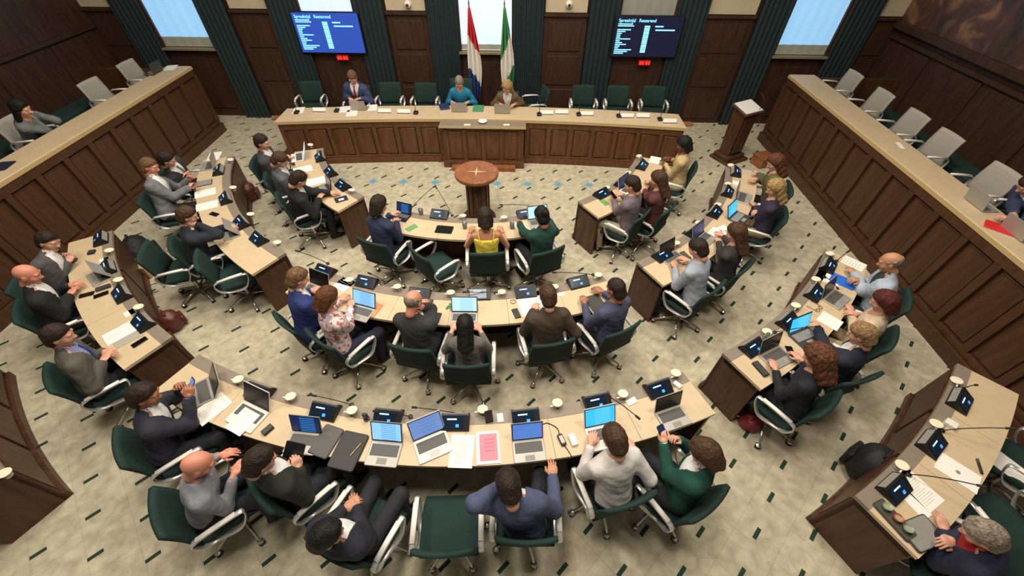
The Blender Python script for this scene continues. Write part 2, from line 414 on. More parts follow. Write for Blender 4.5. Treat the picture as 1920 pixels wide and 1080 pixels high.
bpart('side_wall', MB().box((BX1-.05, yb(BX1)+.33, .42), (.06, .56, .84)), W_BENCH)
bpart('countertop', strip(MB(), BX0, BX1, .0, .64, BZ-.045, BZ, 24), BEIGE)
bpart('front_edge', strip(MB(), BX0, BX1, -.012, 0, BZ-.05, BZ+.004, 24), BEIGE_E)
bpart('frieze', strip(MB(), BX0+.05, BX1-.05, .01, .045, BZ-.17, BZ-.05, 24), W_BENCH)
bpart('plinth', strip(MB(), BX0+.02, BX1-.02, -.05, .05, 0, .11, 24), W_BENCH)
bpart('plinth_moulding', strip(MB(), BX0+.02, BX1-.02, -.02, .05, .11, .15, 24), W_BENCH)
xs = [BX0+.1 + i*.44 for i in range(8)]; xs = xs + [2*CX-x for x in xs]
for x in xs: bpart('stile', MB().box((x, yb(x)+.02, .44), (.075, .06, .60)), W_BENCH)
for i in range(7):
    for sgn in (1, -1):
        xm = BX0+.1+(i+.5)*.44
        if sgn < 0: xm = 2*CX-xm
        bpart('panel', MB().rbox((xm, yb(xm)+.035, .44), (.30, .04, .54), .01), W_BENCH)
# centre section, a step further into the hall
bpart('centre_front', MB().box((CX, 7.80, .43), (1.62, .1, .82)), W_BENCH)
bpart('centre_top', MB().rbox((CX, 7.80, .855), (1.70, .27, .035), .01), LEDGE)
bpart('centre_edge', MB().box((CX, 7.66, .855), (1.70, .012, .04)), BEIGE_E)
bpart('centre_plinth', MB().box((CX, 7.76, .06), (1.66, .24, .12)), W_BENCH)
bpart('centre_step', MB().box((CX, 7.60, .04), (1.30, .2, .08)), W_RED)
for k in range(5): bpart('stile', MB().box((CX-.74+.37*k, 7.745, .45), (.07, .03, .66)), W_BENCH)
for k in range(4): bpart('panel', MB().rbox((CX-.555+.37*k, 7.748, .45), (.25, .03, .58), .01), W_BENCH)
for x, s in ((BX0, -1), (BX1, 1)):
    bpart('end_shelf', MB().rbox((x+s*.12, yb(x)+.42, .80), (.24, .16, .035), .01).box((x+s*.04, yb(x)+.42, .62), (.06, .1, .33)), W_RED)
plat = strip(MB(), BX0-.2, BX1+.2, .12, 1.9, 0, .16).build('floor_platform', W_BENCH); tag(plat, kind='structure')
# ------------------------------------------------------------------ curved member desks
DZ = .75; DEPTH = .50
def desk(rn, a0, a1, n, label, cap=True):
    am = (a0+a1)/2; o = pol(rn-.25, am); off = (o.x, o.y)
    d = empty('curved_desk', (o.x, o.y, 0), label=label, cat='desk', group='curved member desks')
    da = (a1-a0)/n; g = .0018/rn*57.3
    rb = rn-DEPTH
    for i in range(n):
        b0, b1 = a0+da*i+g, a0+da*(i+1)-g
        MB().arc(rb+.12, rn, b0, b1, DZ-.035, DZ, 8, off=off).build('worktop', BEIGE, d, fix=True)
        MB().arc(rb-.005, rb+.03, b0+.25, b1-.25, .16, .66, 6, off=off).build('front_panel', W_DESK, d, fix=True)
    MB().arc(rb, rb+.12, a0, a1, DZ-.035, DZ+.004, 8*n, off=off).build('rear_ledge', LEDGE, d, fix=True)
    MB().arc(rb+.02, rb+.05, a0, a1, .0, DZ-.036, 6*n, off=off).build('modesty_panel', W_DESK, d, fix=True)
    MB().arc(rb-.025, rb+.02, a0, a1, 0, .10, 6*n, off=off).build('plinth', W_DESK, d, fix=True)
    MB().arc(rb+.05, rn-.03, a0, a1, DZ-.09, DZ-.036, 6*n, off=off).build('underside_shade', mat('shadow_black', '1b1613', .8), d, fix=True)  # dark slab standing in for the shade under the worktop
    e = .04/rn*57.3
    for x0, x1 in ((a0, a0+e), (a1-e, a1)):
        MB().arc(rb+.005, rn-.02, x0, x1, 0, DZ-.036, 1, off=off).build('end_panel', W_DESK, d, fix=True)
    return d
R1, R2, R3, R4 = 3.56, 5.08, 6.65, 8.20
desk(R1, -19.5, 19.5, 3, 'innermost curved desk in the centre, facing the round table')
desk(R1, -71, -34, 3, 'innermost curved desk on the left, beside the presiding bench')
desk(R1, 33, 69, 3, 'innermost curved desk on the right, behind the round table')
desk(R2, -24.5, 23.5, 6, 'second-row curved desk in the centre with six people at it')
desk(R2, -73, -31.5, 4, 'second-row curved desk on the left with three people in suits')
desk(R2, 30.5, 72, 4, 'second-row curved desk on the right, near the lectern')
desk(R3, -25.5, 23.8, 7, 'long outer curved desk in the centre foreground covered with laptops')
desk(R3, -55.3, -30, 3, 'outer curved desk on the left below the left gallery')
desk(R3, 29, 54, 4, 'outer curved desk on the right below the right gallery')
desk(R4, 28, 45, 3, 'outermost curved desk in the lower right corner with three cream discs')
desk(R4, -45, -28.6, 3, 'outermost curved desk cut off by the left edge of the picture')
# ------------------------------------------------------------------ round table, lectern, flags, wall screens
t = empty('round_table', (-.70, 5.88, 0), label='round red-brown wooden pedestal table with a compass star inlay', cat='table')
MB().lathe([(.02, .87), (.33, .875), (.355, .89), (.36, .92), (.355, .945), (.34, .95)], 48).build('tabletop', W_RED, t, smooth=False)
MB().lathe([(.20, .12), (.185, .16), (.18, .5), (.185, .82), (.22, .87)], 24).build('column', W_DESK, t)
for k in range(12):
    a = 2*math.pi*k/12
    MB().box((.185*math.cos(a), .185*math.sin(a), .49), (.025, .045, .62), Matrix.Rotation(a, 3, 'Z')).build('column_slat', W_DESK, t)
MB().lathe([(.29, 0), (.30, .03), (.29, .07), (.25, .09), (.24, .13)], 32).build('base', W_DESK, t)
b_ = MB()
for k in range(4):
    a = math.pi/2*k; u = Vector((math.cos(a), math.sin(a), 0)); v = Vector((-u.y, u.x, 0)); l = .19 if k % 2 == 0 else .15
    b_.add([Vector((0, 0, .004)), u*.014+v*.014, u*l, u*.014-v*.014], [(0, 3, 2), (0, 2, 1)])
b_.build('star_inlay', mat('inlay_maple', 'd9b68a', .5), t, (0, 0, .951))
lp = at(1372, 290, 0)
t = empty('lectern', (4.52, 8.22, 0), R(28), label='tall dark wooden lectern with a white-edged sloped top, right of the bench', cat='lectern')
MB().rbox((0, 0, .03), (.62, .5, .06), .02).build('base', W_DESK, t)
MB().rbox((0, .02, .10), (.5, .4, .08), .02).build('plinth', W_DESK, t)
MB().rbox((0, .03, .58), (.42, .30, .9), .015, taper=.85).build('column', W_RED if False else W_DESK, t)
MB().rbox((0, -.13, .58), (.30, .02, .75), .01).build('front_panel', W_DESK, t)
MB().rbox((0, .02, 1.07), (.52, .42, .05), .02, rot=Matrix.Rotation(R(14), 3, 'X')).build('reading_desk', W_DESK, t)
MB().rbox((0, .02, 1.10), (.46, .36, .012), .01, rot=Matrix.Rotation(R(14), 3, 'X')).build('reading_pad', WHITEP, t)
MB().tube(smoothpath([(.15, -.12, 1.07), (.16, -.14, 1.25), (.13, .0, 1.36)]), .006).build('microphone_stem', BLACK, t)
pz = at(1398, 296, 0)
t = empty('wooden_box', (5.13, 7.98, 0), R(20), label='low red-brown wooden step box on the floor beside the lectern', cat='box')
MB().rbox((0, 0, .1), (.34, .30, .2), .015).build('body', W_RED, t); MB().rbox((0, 0, .205), (.37, .33, .02), .01).build('lid', W_RED, t)
def flag(name, label, x, y, cols, skew):
    t = empty(name, (x, y, 0), label=label, cat='flag')
    MB().lathe([(.16, 0), (.16, .02), (.05, .05), (.03, .1)], 20).build('base', CHROME, t)
    MB().cyl((0, 0, .05), (0, 0, 2.5), .014).build('pole', W_RED, t)
    MB().lathe([(.004, 2.5), (.02, 2.52), (.012, 2.56), (.003, 2.60)], 10).build('finial', mat('gold_finial', 'b89a4a', .3, metal=.8), t)
    b = MB(); nz, nx = 48, 30; V = []; F = []; mi = []
    for i in range(nz+1):
        s = i/nz; z = 2.47 - 1.72*s
        wdt = .03 + .15*math.sin(min(1, s*1.5)*math.pi/2)**1.2 * (1 - .65*max(0, (s-.62)/.38)**1.5)
        for j in range(nx+1):
            q = j/nx; xx = (q-.35)*2*wdt*.8 + .03*s; yy = -.035 - .05*math.sin(q*math.pi*6+s*2)*min(1, s*3)
            V.append((xx, yy, z))
    for i in range(nz):
        for j in range(nx):
            k = i*(nx+1)+j; F.append((k, k+1, k+nx+2, k+nx+1))
            tt = (i/nz) + skew*(j/nx-.5)
            mi.append(0 if tt < .36 else (1 if tt < .72 else 2))
    b.v = V; b.f = F; b.m = mi
    o = b.build('cloth', [mat('flag_'+c, c, .8) for c in cols], t, smooth=True)
    md = o.modifiers.new('thick', 'SOLIDIFY'); md.thickness = .006
flag('flag', 'red, white and blue flag hanging furled on its pole behind the bench', -1.05, 9.35, ('c8262e', 'e6e0d6', '243a78'), -.22)
flag('flag', 'green, white and green flag hanging furled on its pole behind the bench', -.36, 9.35, ('3c8a4e', 'e6e0d6', '2f7a48'), .32)
txtm = mat('screen_cyan_text', '7fd6ff', .5, emit=1.3)
def text_mesh(s, size):
    cu = bpy.data.curves.new('lettering', 'FONT'); cu.body = s; cu.size = size; cu.extrude = .001
    ob = bpy.data.objects.new('lettering', cu); COL.objects.link(ob); bpy.context.view_layer.update()
    me = bpy.data.meshes.new_from_object(ob.evaluated_get(bpy.context.evaluated_depsgraph_get())); bpy.data.objects.remove(ob)
    return me
TITLES = [text_mesh(q_, .085) for q_ in ('Spreektijd', 'Resterend')]
for q_ in TITLES: q_.materials.append(txtm)
def wall_screen(x, z, label, col, em, name='wall_screen'):
    t = empty(name, (x, YB-.22, z), label=label, cat='screen')
    MB().rbox((0, .04, .38), (1.42, .78, .05), .02, rot=Matrix.Rotation(R(90), 3, 'X')).build('housing', BLACK, t)
    MB().box((0, .14, .38), (.5, .16, .4)).build('wall_bracket', BLACK, t)
    MB().box((0, .008, .38), (1.38, .008, .74)).build('display', mat(label[:20], col, .3, emit=em), t)
    for q_, xx in zip(TITLES, (-.64, -.225)):
        o = link('title_lettering', q_, t, (xx, -.002, .655)); o.rotation_euler = (R(90), 0, 0); o['kind'] = 'stuff'
    rows = [.30, .33, 0, .28, .17, .10, .08, .08, .30, .08, .14, .23, .10, .08, .36, .28, .20]
    for i, wd in enumerate(rows):
        if not wd: continue
        MB().box((-.64+wd/2, -.002, .62-.034*i), (wd, .004, .017)).build('text_line', txtm, t)
    for i in range(15): MB().box((-.03, -.002, .58-.034*i), (.11, .004, .024)).build('time_value', txtm, t)
    for i, (x0, wd) in enumerate(((.13, .17), (.15, .40))): MB().box((x0+wd/2, -.002, .58-.065*i), (wd, .004, .022)).build('text_line', txtm, t)
wall_screen(-4.12, 1.50, 'wall screen with bright blue speaking-time list, left of the flags', '2b4aa8', .55)
wall_screen(2.62, 1.50, 'wall screen with dark background speaking-time list, right of the flags', '191c38', .25)
for x, z, lab in ((-3.98, 1.40, 'small red LED clock under the bright blue wall screen'), (2.70, 1.38, 'small red LED clock under the dark wall screen')):
    t = empty('led_clock', (x, YB-.2, z), label=lab, cat='clock')
    MB().rbox((0, .02, 0), (.26, .10, .04), .01, rot=Matrix.Rotation(R(90), 3, 'X')).build('housing', mat('clock_red', '8a1010', .4, emit=.5), t)
    MB().box((0, .115, 0), (.10, .17, .06)).build('wall_bracket', BLACK, t)
    for k in range(4): MB().box((-.09+.055*k+(.02 if k > 1 else 0), -.002, 0), (.035, .006, .06)).build('digit', mat('clock_digit', 'ff2a20', .4, emit=1.6), t)
for px, lab in ((765, 'small white dome camera on the plaster left of the flags'), (1067, 'small white dome camera on the plaster right of the flags')):
    p = atY(px, 8, YB-.05); t = empty('dome_camera', (p.x, YB-.04, p.z), label=lab, cat='camera')
    MB().lathe([(.07, 0), (.07, .05), (.05, .09), (.02, .11)], 16, rot=Matrix.Rotation(R(90), 3, 'X')).build('housing', WHITEP, t)
    MB().lathe([(.03, .10), (.025, .125), (.005, .135)], 12, rot=Matrix.Rotation(R(90), 3, 'X')).build('lens', BLACK, t)
# ------------------------------------------------------------------ swivel chairs
def sheet(nx, nt_, fn, th, nrm):
    """closed slab from a surface function fn(u,v)->point; thickness th along nrm(u,v)"""
    V = []; F = []
    for side in (0, 1):
        for j in range(nt_+1):
            for i in range(nx+1):
                u, v = i/nx, j/nt_; p = Vector(fn(u, v)); V.append(p + Vector(nrm(u, v))*th*(.5 if side else -.5))
    N = (nx+1)*(nt_+1)
    for j in range(nt_):
        for i in range(nx):
            k = j*(nx+1)+i
            F.append((k, k+nx+1, k+nx+2, k+1)); F.append((N+k, N+k+1, N+k+nx+2, N+k+nx+1))
    def edge(a, b): F.append((a, b, N+b, N+a))
    for i in range(nx): edge(i, i+1); edge(nt_*(nx+1)+i+1, nt_*(nx+1)+i)
    for j in range(nt_): edge((j+1)*(nx+1), j*(nx+1)); edge(j*(nx+1)+nx, (j+1)*(nx+1)+nx)
    return V, F
def rnd(u, w, r=.12):      # rounded corner inset for sheet outlines
    return u
SEAT_Z = .47
def chair_meshes():
    d = {}
    b = MB(); V, F = sheet(8, 10, lambda u, v: ((u-.5)*.49*(1-.06*max(0, v-.8)*5), -.23+.47*v, SEAT_Z-.03 + .018*math.sin(v*math.pi) - .05*max(0, v-.78)**1.3*2 + .012*(2*u-1)**2), .05, lambda u, v: (0, 0, 1))
    d['seat'] = b.add(V, F).mesh('seat', GREEN, True)
    def back(h):
        def fn(u, v):
            x = (u-.5)*(.50-.03*v); s = (2*u-1)
            return (x, -.20 - .075*v - .03*(1-s*s) + .015*math.sin(v*math.pi), SEAT_Z+.01 + h*v)
        b = MB(); V, F = sheet(10, 8, fn, .035, lambda u, v: (0, .985, .17)); return b.add(V, F)
    d['back'] = back(.42).mesh('backrest', GREEN, True); d['highback'] = back(.62).mesh('backrest', GREEN, True)
    d['greyback'] = back(.44).mesh('backrest', GALGREY, True)
    # arm: closed aluminium loop with pale pad on top
    for s, nm in ((-1, 'armL'), (1, 'armR')):
        x = s*.275
        pts = smoothpath([(x, -.20, .64), (x, .12, .665), (x, .18, .64), (x, .14, .52), (x, .06, .435), (x-s*.03, -.10, .425), (x, -.20, .50)], 5, True)
        d[nm] = MB().tube(pts, .0115, 8, True, flat=(1, 0, 0)).mesh('armrest', ALU, True)
        pts = [(x, -.17, .662), (x, .0, .675), (x, .13, .679)]
        d[nm+'p'] = MB().tube(pts, .011, 8, flat=(1, 0, 0)).mesh('arm_pad', WHITEP, True)
    d['column'] = MB().cyl((0, 0, .07), (0, 0, .25), .03, n=14).cyl((0, 0, .24), (0, 0, .41), .018, n=12).rbox((0, 0, .415), (.2, .24, .03), .03).mesh('column', CHROME)
    d['leg'] = MB().tube([(0, 0, .115), (0, .12, .105), (0, .30, .075)], [.02, .017, .012], 8).mesh('base_leg', CHROME, True)
    d['caster'] = MB().cyl((-.022, .31, .03), (-.006, .31, .03), .03, n=12).cyl((.006, .31, .03), (.022, .31, .03), .03, n=12).cyl((0, .305, .03), (0, .305, .075), .009, mi=1).lathe([(.03, .045), (.026, .058), (.012, .066)], 10, c=(0, .31, 0), mi=1).mesh('caster', [RUBBER, CHROME])
    return d
CM = chair_meshes()
def chair(loc, rz, label, back='back', group='dark green swivel chairs', swivel=None):
    t = empty('swivel_chair', (loc[0], loc[1], loc[2]), rz, label=label, cat='chair', group=group)
    sw = random.uniform(0, 6.28) if swivel is None else swivel
    link('column', CM['column'], t)
    for k in range(5):
        l = link('base_leg', CM['leg'], t); l.rotation_euler = (0, 0, sw+k*2*math.pi/5); link('caster', CM['caster'], l)
    link('seat', CM['seat'], t); link('backrest', CM[back], t)
    for s in ('armL', 'armR'):
        a = link('armrest', CM[s], t); link('arm_pad', CM[s+'p'], a)
    return t
def chair_px(px, py, z, turn, label, **k):
    p = at(px, py, z); return chair((p.x, p.y, 0), rotz_in(p, turn), label, **k)
# ------------------------------------------------------------------ desk things
def screen_mat(name, base, lines, em, sc=60):
    if name in MATS: return MATS[name]
    m = bpy.data.materials.new(name); m.use_nodes = True; nt = m.node_tree; b = nt.nodes['Principled BSDF']
    tc = nt.nodes.new('ShaderNodeTexCoord'); sp = nt.nodes.new('ShaderNodeSeparateXYZ'); nt.links.new(tc.outputs['Generated'], sp.inputs[0])
    wv = nt.nodes.new('ShaderNodeMath'); wv.operation = 'MULTIPLY'; wv.inputs[1].default_value = sc; nt.links.new(sp.outputs[2], wv.inputs[0])
    fr = nt.nodes.new('ShaderNodeMath'); fr.operation = 'FRACT'; nt.links.new(wv.outputs[0], fr.inputs[0])
    lt = nt.nodes.new('ShaderNodeMath'); lt.operation = 'LESS_THAN'; lt.inputs[1].default_value = .4; nt.links.new(fr.outputs[0], lt.inputs[0])
    # text stands only in the middle column
    a = nt.nodes.new('ShaderNodeMath'); a.operation = 'COMPARE'; a.inputs[1].default_value = .58; a.inputs[2].default_value = .26; nt.links.new(sp.outputs[0], a.inputs[0])
    mu = nt.nodes.new('ShaderNodeMath'); mu.operation = 'MULTIPLY'; nt.links.new(lt.outputs[0], mu.inputs[0]); nt.links.new(a.outputs[0], mu.inputs[1])
    mx = nt.nodes.new('ShaderNodeMix'); mx.data_type = 'RGBA'; mx.inputs[6].default_value = lin(base); mx.inputs[7].default_value = lin(lines); nt.links.new(mu.outputs[0], mx.inputs[0])
    b.inputs['Base Color'].default_value = (.01, .01, .01, 1); b.inputs['Roughness'].default_value = .25
    nt.links.new(mx.outputs[2], b.inputs['Emission Color']); b.inputs['Emission Strength'].default_value = em
    MATS[name] = m; return m
SCR = {'doc': screen_mat('scr_doc', '8cc3f2', '5a9be0', .95, 9), 'cyan': screen_mat('scr_cyan', '35b6f2', '5cc8f8', .95, 9),
       'blue': screen_mat('scr_blue', '5a82d8', '4f90d0', .75, 3), 'win': screen_mat('scr_win', '16264e', '2a86e0', .8, 8), 'slate': screen_mat('scr_slate', '6f8fc8', '6486c4', .8, 5),
       'white': screen_mat('scr_white', 'b6dcf6', '8cc0ee', 1.0, 9), 'dark': mat('scr_off', '0d0e10', .25), 'navy': screen_mat('scr_navy', '1c2d5c', '24407c', .5, 5)}
KEYB = mat('keyboard_dark', '55534e', .6, var=.25, scale=180); KEYL = mat('keyboard_light', '8b8880', .6, var=.15, scale=180)
def onz(px, py, z=DZ, turn=0):
    p = at(px, py, z); return (p.x, p.y, z), rotz_in(p, turn)
LAPK = {}
def laptop(px, py, turn, label, scr='dark', body=SILVER, open_=112, w_=.31, d_=.21, z=DZ, loc=None, rz=None, keys=True):
    """px,py = centre of the keyboard deck on the desk"""
    if loc is None: loc, rz = onz(px, py, z+.0, turn)
    t = empty('laptop', loc, rz, label=label, cat='laptop', group='laptops on the desks')
    MB().rbox((0, 0, .008), (w_, d_, .014), .012).build('keyboard_deck', body, t)
    if keys:
        k = MB().box((0, .03, .0155), (w_*.86, d_*.48, .002)); k.build('keyboard', KEYB if body is not DARKGREY else KEYL, t)
        MB().box((0, -.065, .0155), (w_*.3, d_*.24, .0015)).build('touchpad', SILVER if body is not SILVER else KEYL, t)
    rot = Matrix.Rotation(R(open_-90), 3, 'X').transposed() if False else Matrix.Rotation(-R(open_-90), 3, 'X')
    h = d_*.98; hinge = Vector((0, d_/2, .014))
    lid = MB().box(hinge + rot @ Vector((0, .004, h/2)), (w_, .007, h), rot).build('lid', body, t)
    MB().box(hinge + rot @ Vector((0, -.0005, h/2)), (w_-.012, .003, h-.014), rot).build('bezel', BLACK, lid)
    # the screen keeps its own frame so that its text lines run along it
    s = MB().box((0, 0, 0), (w_-.026, .003, h-.032)).build('screen', SCR[scr], lid)
    s.location = hinge + rot @ Vector((0, -.0025, h/2+.003)); s.rotation_euler = rot.to_euler()
    return t
def console(px, py, turn, label, on=True, z=None):
    loc, rz = onz(px, py, DZ+.004 if z is None else z, turn)
    t = empty('desk_console', loc, rz, label=label, cat='console', group='black microphone consoles on the desks')
    link('body', CONS[0], t); s = link('touch_screen', CONS[1] if on else CONS[4], t); link('speaker_grille', CONS[2], t)
    if on: link('text_line', CONS[3], s); link('text_line', CONS[5], s)
    return t
def _wedge():
    w_ = .13; pr = [(-.10, 0), (-.095, .018), (.02, .085), (.035, .085), (.075, .02), (.075, 0)]
    b = MB(); n = len(pr); V = [(-w_, y, z) for y, z in pr] + [(w_, y, z) for y, z in pr]
    F = [(i, n+i, n+(i+1) % n, (i+1) % n) for i in range(n)] + [tuple(range(n)), tuple(reversed(range(n, 2*n)))]
    body = b.add(V, F).mesh('body', BLACK); fix_normals(body)
    a = math.atan2(.067, .115); rot = Matrix.Rotation(a, 3, 'X'); c = Vector((-.02, -.0375, .0535))
    nrm = rot @ Vector((0, 0, 1))
    scr = MB().box(c+nrm*.001, (.20, .115, .002), rot).mesh('touch_screen', mat('console_screen', '0c1a2c', .25, emit=.35))
    off = MB().box(c+nrm*.001, (.20, .115, .002), rot).mesh('touch_screen', SCR['dark'])
    tx = MB().box(c+nrm*.0025 + rot @ Vector((-.01, .03, 0)), (.09, .012, .001), rot).mesh('text_line', mat('console_text', 'a8e2ff', .5, emit=1.1))
    tx2 = MB().box(c+nrm*.0025 + rot @ Vector((.04, -.028, 0)), (.03, .028, .001), rot).mesh('text_line', mat('console_icon', '3f8fc8', .5, emit=.8))
    a2 = math.atan2(-.065, .04); rot2 = Matrix.Rotation(a2, 3, 'X'); c2 = Vector((0, .055, .0525)); n2 = rot2 @ Vector((0, 0, 1))
    gr = MB().box(c2+n2*.001, (.23, .06, .003), rot2)
    for k in range(9): gr.box(c2+n2*.003+rot2 @ Vector((0, -.024+.006*k, 0)), (.22, .002, .002), rot2)
    return body, scr, gr.mesh('speaker_grille', SILVER), tx, off, tx2
CONS = _wedge()
DISC = [MB().lathe([(.028, 0), (.028, .008), (.008, .012), (.007, .05)], 16).mesh('base', ALU),
        MB().lathe([(.045, .0), (.05, .005), (.05, .012), (.042, .016)], 24).mesh('disc', CREAM),
        MB().box((-.05, -.02, .045), (.05, .012, .008)).mesh('stem', CREAM)]
def disc_lamp(px, py, label, z=DZ+.004):
    p = at(px, py, z+.05)
    t = empty('disc_lamp', (p.x, p.y, z), rotz_in(p), label=label, cat='lamp', group='round cream disc lamps on the desk ledges')
    link('base', DISC[0], t); d = link('disc', DISC[1], t, (0, 0, .05)); d.rotation_euler = (R(-12), 0, 0); link('stem', DISC[2], t)
    return t
def mic(p0, p1, label, z0=DZ+.004, z1=1.0):
    a = at(p0[0], p0[1], z0); b = at(p1[0], p1[1], z1)
    t = empty('gooseneck_microphone', (a.x, a.y, z0), label=label, cat='microphone', group='gooseneck microphones')
    v = b-a
    MB().lathe([(.022, 0), (.022, .015), (.01, .02)], 12).build('base', BLACK, t)
    pts = smoothpath([(0, 0, .01), Vector((v.x*.25, v.y*.25, v.z*.36)), Vector((v.x*.62, v.y*.62, v.z*.72)), v], 6)
    MB().tube(pts, .0045, 6).build('gooseneck', BLACK, t)
    e = (pts[-1]-pts[-3]).normalized(); MB().tube([v-e*.02, v+e*.03], [.011, .011], 8).build('microphone_head', RUBBER, t)
def sheet_paper(px, py, turn, label, w_=.21, h_=.297, m=None, z=DZ, th=.004, name='paper', cat='paper', lines=12, lm=None, loc=None, rz=None):
    if loc is None: loc, rz = onz(px, py, z, turn)
    t = empty(name, loc, rz, label=label, cat=cat)
    pg = MB().box((0, 0, th/2), (w_, h_, th)).build('sheet', m or PAPER, t)
    if lines:
        b = MB()
        for k in range(lines):
            wd = w_*random.uniform(.45, .78); b.box((-w_*.4+wd/2, h_*.4-k*h_*.8/lines, th+.0004), (wd, .0035, .0006))
        o = b.build('print', lm or mat('print_grey', 'bdb9ae', .8), pg); o['kind'] = 'stuff'
    return t
def slab(px, py, turn, label, w_, h_, th, m, name, cat, z=DZ, top=None, loc=None, rz=None, group=None):
    """thin rounded thing lying on a desk (phone, tablet, folder) with a face plate on top"""
    if loc is None: loc, rz = onz(px, py, z, turn)
    t = empty(name, loc, rz, label=label, cat=cat, group=group)
    MB().rbox((0, 0, th/2), (w_, h_, th), min(w_, h_)*.1).build('body', m, t)
    MB().rbox((0, 0, th+.0006), (w_*.9, h_*.92, .0016), min(w_, h_)*.08).build('face', top or SCR['dark'], t)
    return t
def phone(px, py, turn, label, **k): return slab(px, py, turn, label, .074, .15, .009, BLACK, 'phone', 'phone', group='phones on the desks', **k)
def tumbler(px, py, label, z=DZ):
    loc, rz = onz(px, py, z); t = empty('drinking_glass', loc, 0, label=label, cat='glass', group='drinking glasses')
    g = mat('clear_glass', 'e8efe8', .05, trans=.9)
    MB().lathe([(.026, 0), (.032, .002), (.036, .10), (.034, .10), (.029, .008), (.001, .006)], 16).build('bowl', g, t, smooth=True)
    MB().lathe([(.001, .007), (.029, .008), (.031, .05), (.001, .05)], 14).build('water', mat('water', 'cfdcd6', .05, trans=.8), t, smooth=True)
# ------------------------------------------------------------------ implicit surfaces for people
def nets(f, lo, hi, h):
    lo = np.array(lo, np.float32); n = np.maximum(4, np.ceil((np.array(hi)-lo)/h).astype(int)+1)
    ax = [lo[i]+h*np.arange(n[i], dtype=np.float32) for i in range(3)]
    G = np.stack(np.meshgrid(*ax, indexing='ij'), -1); V = f(G.reshape(-1, 3)).reshape(n).astype(np.float32)
    V[0] = V[-1] = 1; V[:, 0] = V[:, -1] = 1; V[:, :, 0] = V[:, :, -1] = 1
    S = V < 0; nc = n-1
    cnt = np.zeros(nc, np.float32); acc = np.zeros(tuple(nc)+(3,), np.float32)
    def sub(A, o): return A[o[0]:o[0]+nc[0], o[1]:o[1]+nc[1], o[2]:o[2]+nc[2]]
    cor = [(i, j, k) for i in (0, 1) for j in (0, 1) for k in (0, 1)]
    for a in cor:
        for d in range(3):
            if a[d]: continue
            b = list(a); b[d] = 1
            va, vb = sub(V, a), sub(V, b); m = (va < 0) != (vb < 0)
            if not m.any(): continue
            t = np.where(m, va/np.where(m, va-vb, 1), 0)
            for e in range(3):
                acc[..., e] += np.where(m, a[e] + (t if e == d else 0), 0)
            cnt += m
    act = cnt > 0; idx = -np.ones(nc, int); idx[act] = np.arange(act.sum())
    cells = np.argwhere(act); P = lo + h*(cells + acc[act]/cnt[act][:, None])
    Q = []
    for d in range(3):
        e1, e2 = [(1, 2), (2, 0), (0, 1)][d]
        A = np.take(S, range(n[d]-1), d); B = np.take(S, range(1, n[d]), d); m = A != B
        e = np.argwhere(m); e = e[(e[:, e1] > 0) & (e[:, e2] > 0) & (e[:, e1] < nc[e1]) & (e[:, e2] < nc[e2])]
        if not len(e): continue
        flip = ~A[tuple(e.T)]
        def c(o1, o2):
            q = e.copy(); q[:, e1] -= o1; q[:, e2] -= o2; return idx[tuple(q.T)]
        q = np.stack([c(1, 1), c(0, 1), c(0, 0), c(1, 0)], 1); q[flip] = q[flip][:, ::-1]; Q.append(q)
    Q = np.concatenate(Q) if Q else np.zeros((0, 4), int)
    return P.astype(np.float32), Q[(Q >= 0).all(1)]
def relax(P, Q, it=1, lam=.5):
    for _ in range(it):
        acc = np.zeros_like(P); c = np.zeros(len(P), np.float32)
        for k in range(4):
            np.add.at(acc, Q[:, k], P[Q[:, (k+1) % 4]]); np.add.at(c, Q[:, k], 1)
        P = P + lam*(acc/np.maximum(c, 1)[:, None]-P)
    return P
def npmesh(name, P, Q, mats, mi=None):
    me = bpy.data.meshes.new(name); me.vertices.add(len(P)); me.vertices.foreach_set('co', P.astype(np.float32).ravel())
    me.loops.add(len(Q)*4); me.polygons.add(len(Q)); me.loops.foreach_set('vertex_index', Q.astype(np.int32).ravel())
    me.polygons.foreach_set('loop_start', np.arange(0, len(Q)*4, 4, dtype=np.int32))
    me.polygons.foreach_set('use_smooth', np.ones(len(Q), bool))
    for m in mats: me.materials.append(m)
    if mi is not None: me.polygons.foreach_set('material_index', mi.astype(np.int32))
    me.update(calc_edges=True); me.validate(); return me
A3 = lambda v: np.array(v, np.float32)
def cone(p, a, b, ra, rb):
    a, b = A3(a), A3(b); d = b-a; L2 = float(d@d)+1e-9; t = np.clip(((p-a)@d)/L2, 0, 1)
    q = p - a - t[:, None]*d; return np.sqrt((q*q).sum(1)) - (ra + (rb-ra)*t)
def ell(p, c, r, Rm=None):
    q = p - A3(c)
    if Rm is not None: q = q @ Rm
    r = A3(r); k0 = np.sqrt(((q/r)**2).sum(1)); k1 = np.sqrt(((q/r**2)**2).sum(1)); return k0*(k0-1)/np.maximum(k1, 1e-6)
def smin(a, b, k):
    h = np.clip(.5+.5*(b-a)/k, 0, 1); return b + (a-b)*h - k*h*(1-h)
def U(k, *ds):
    r = ds[0]
    for d in ds[1:]: r = smin(r, d, k)
    return r
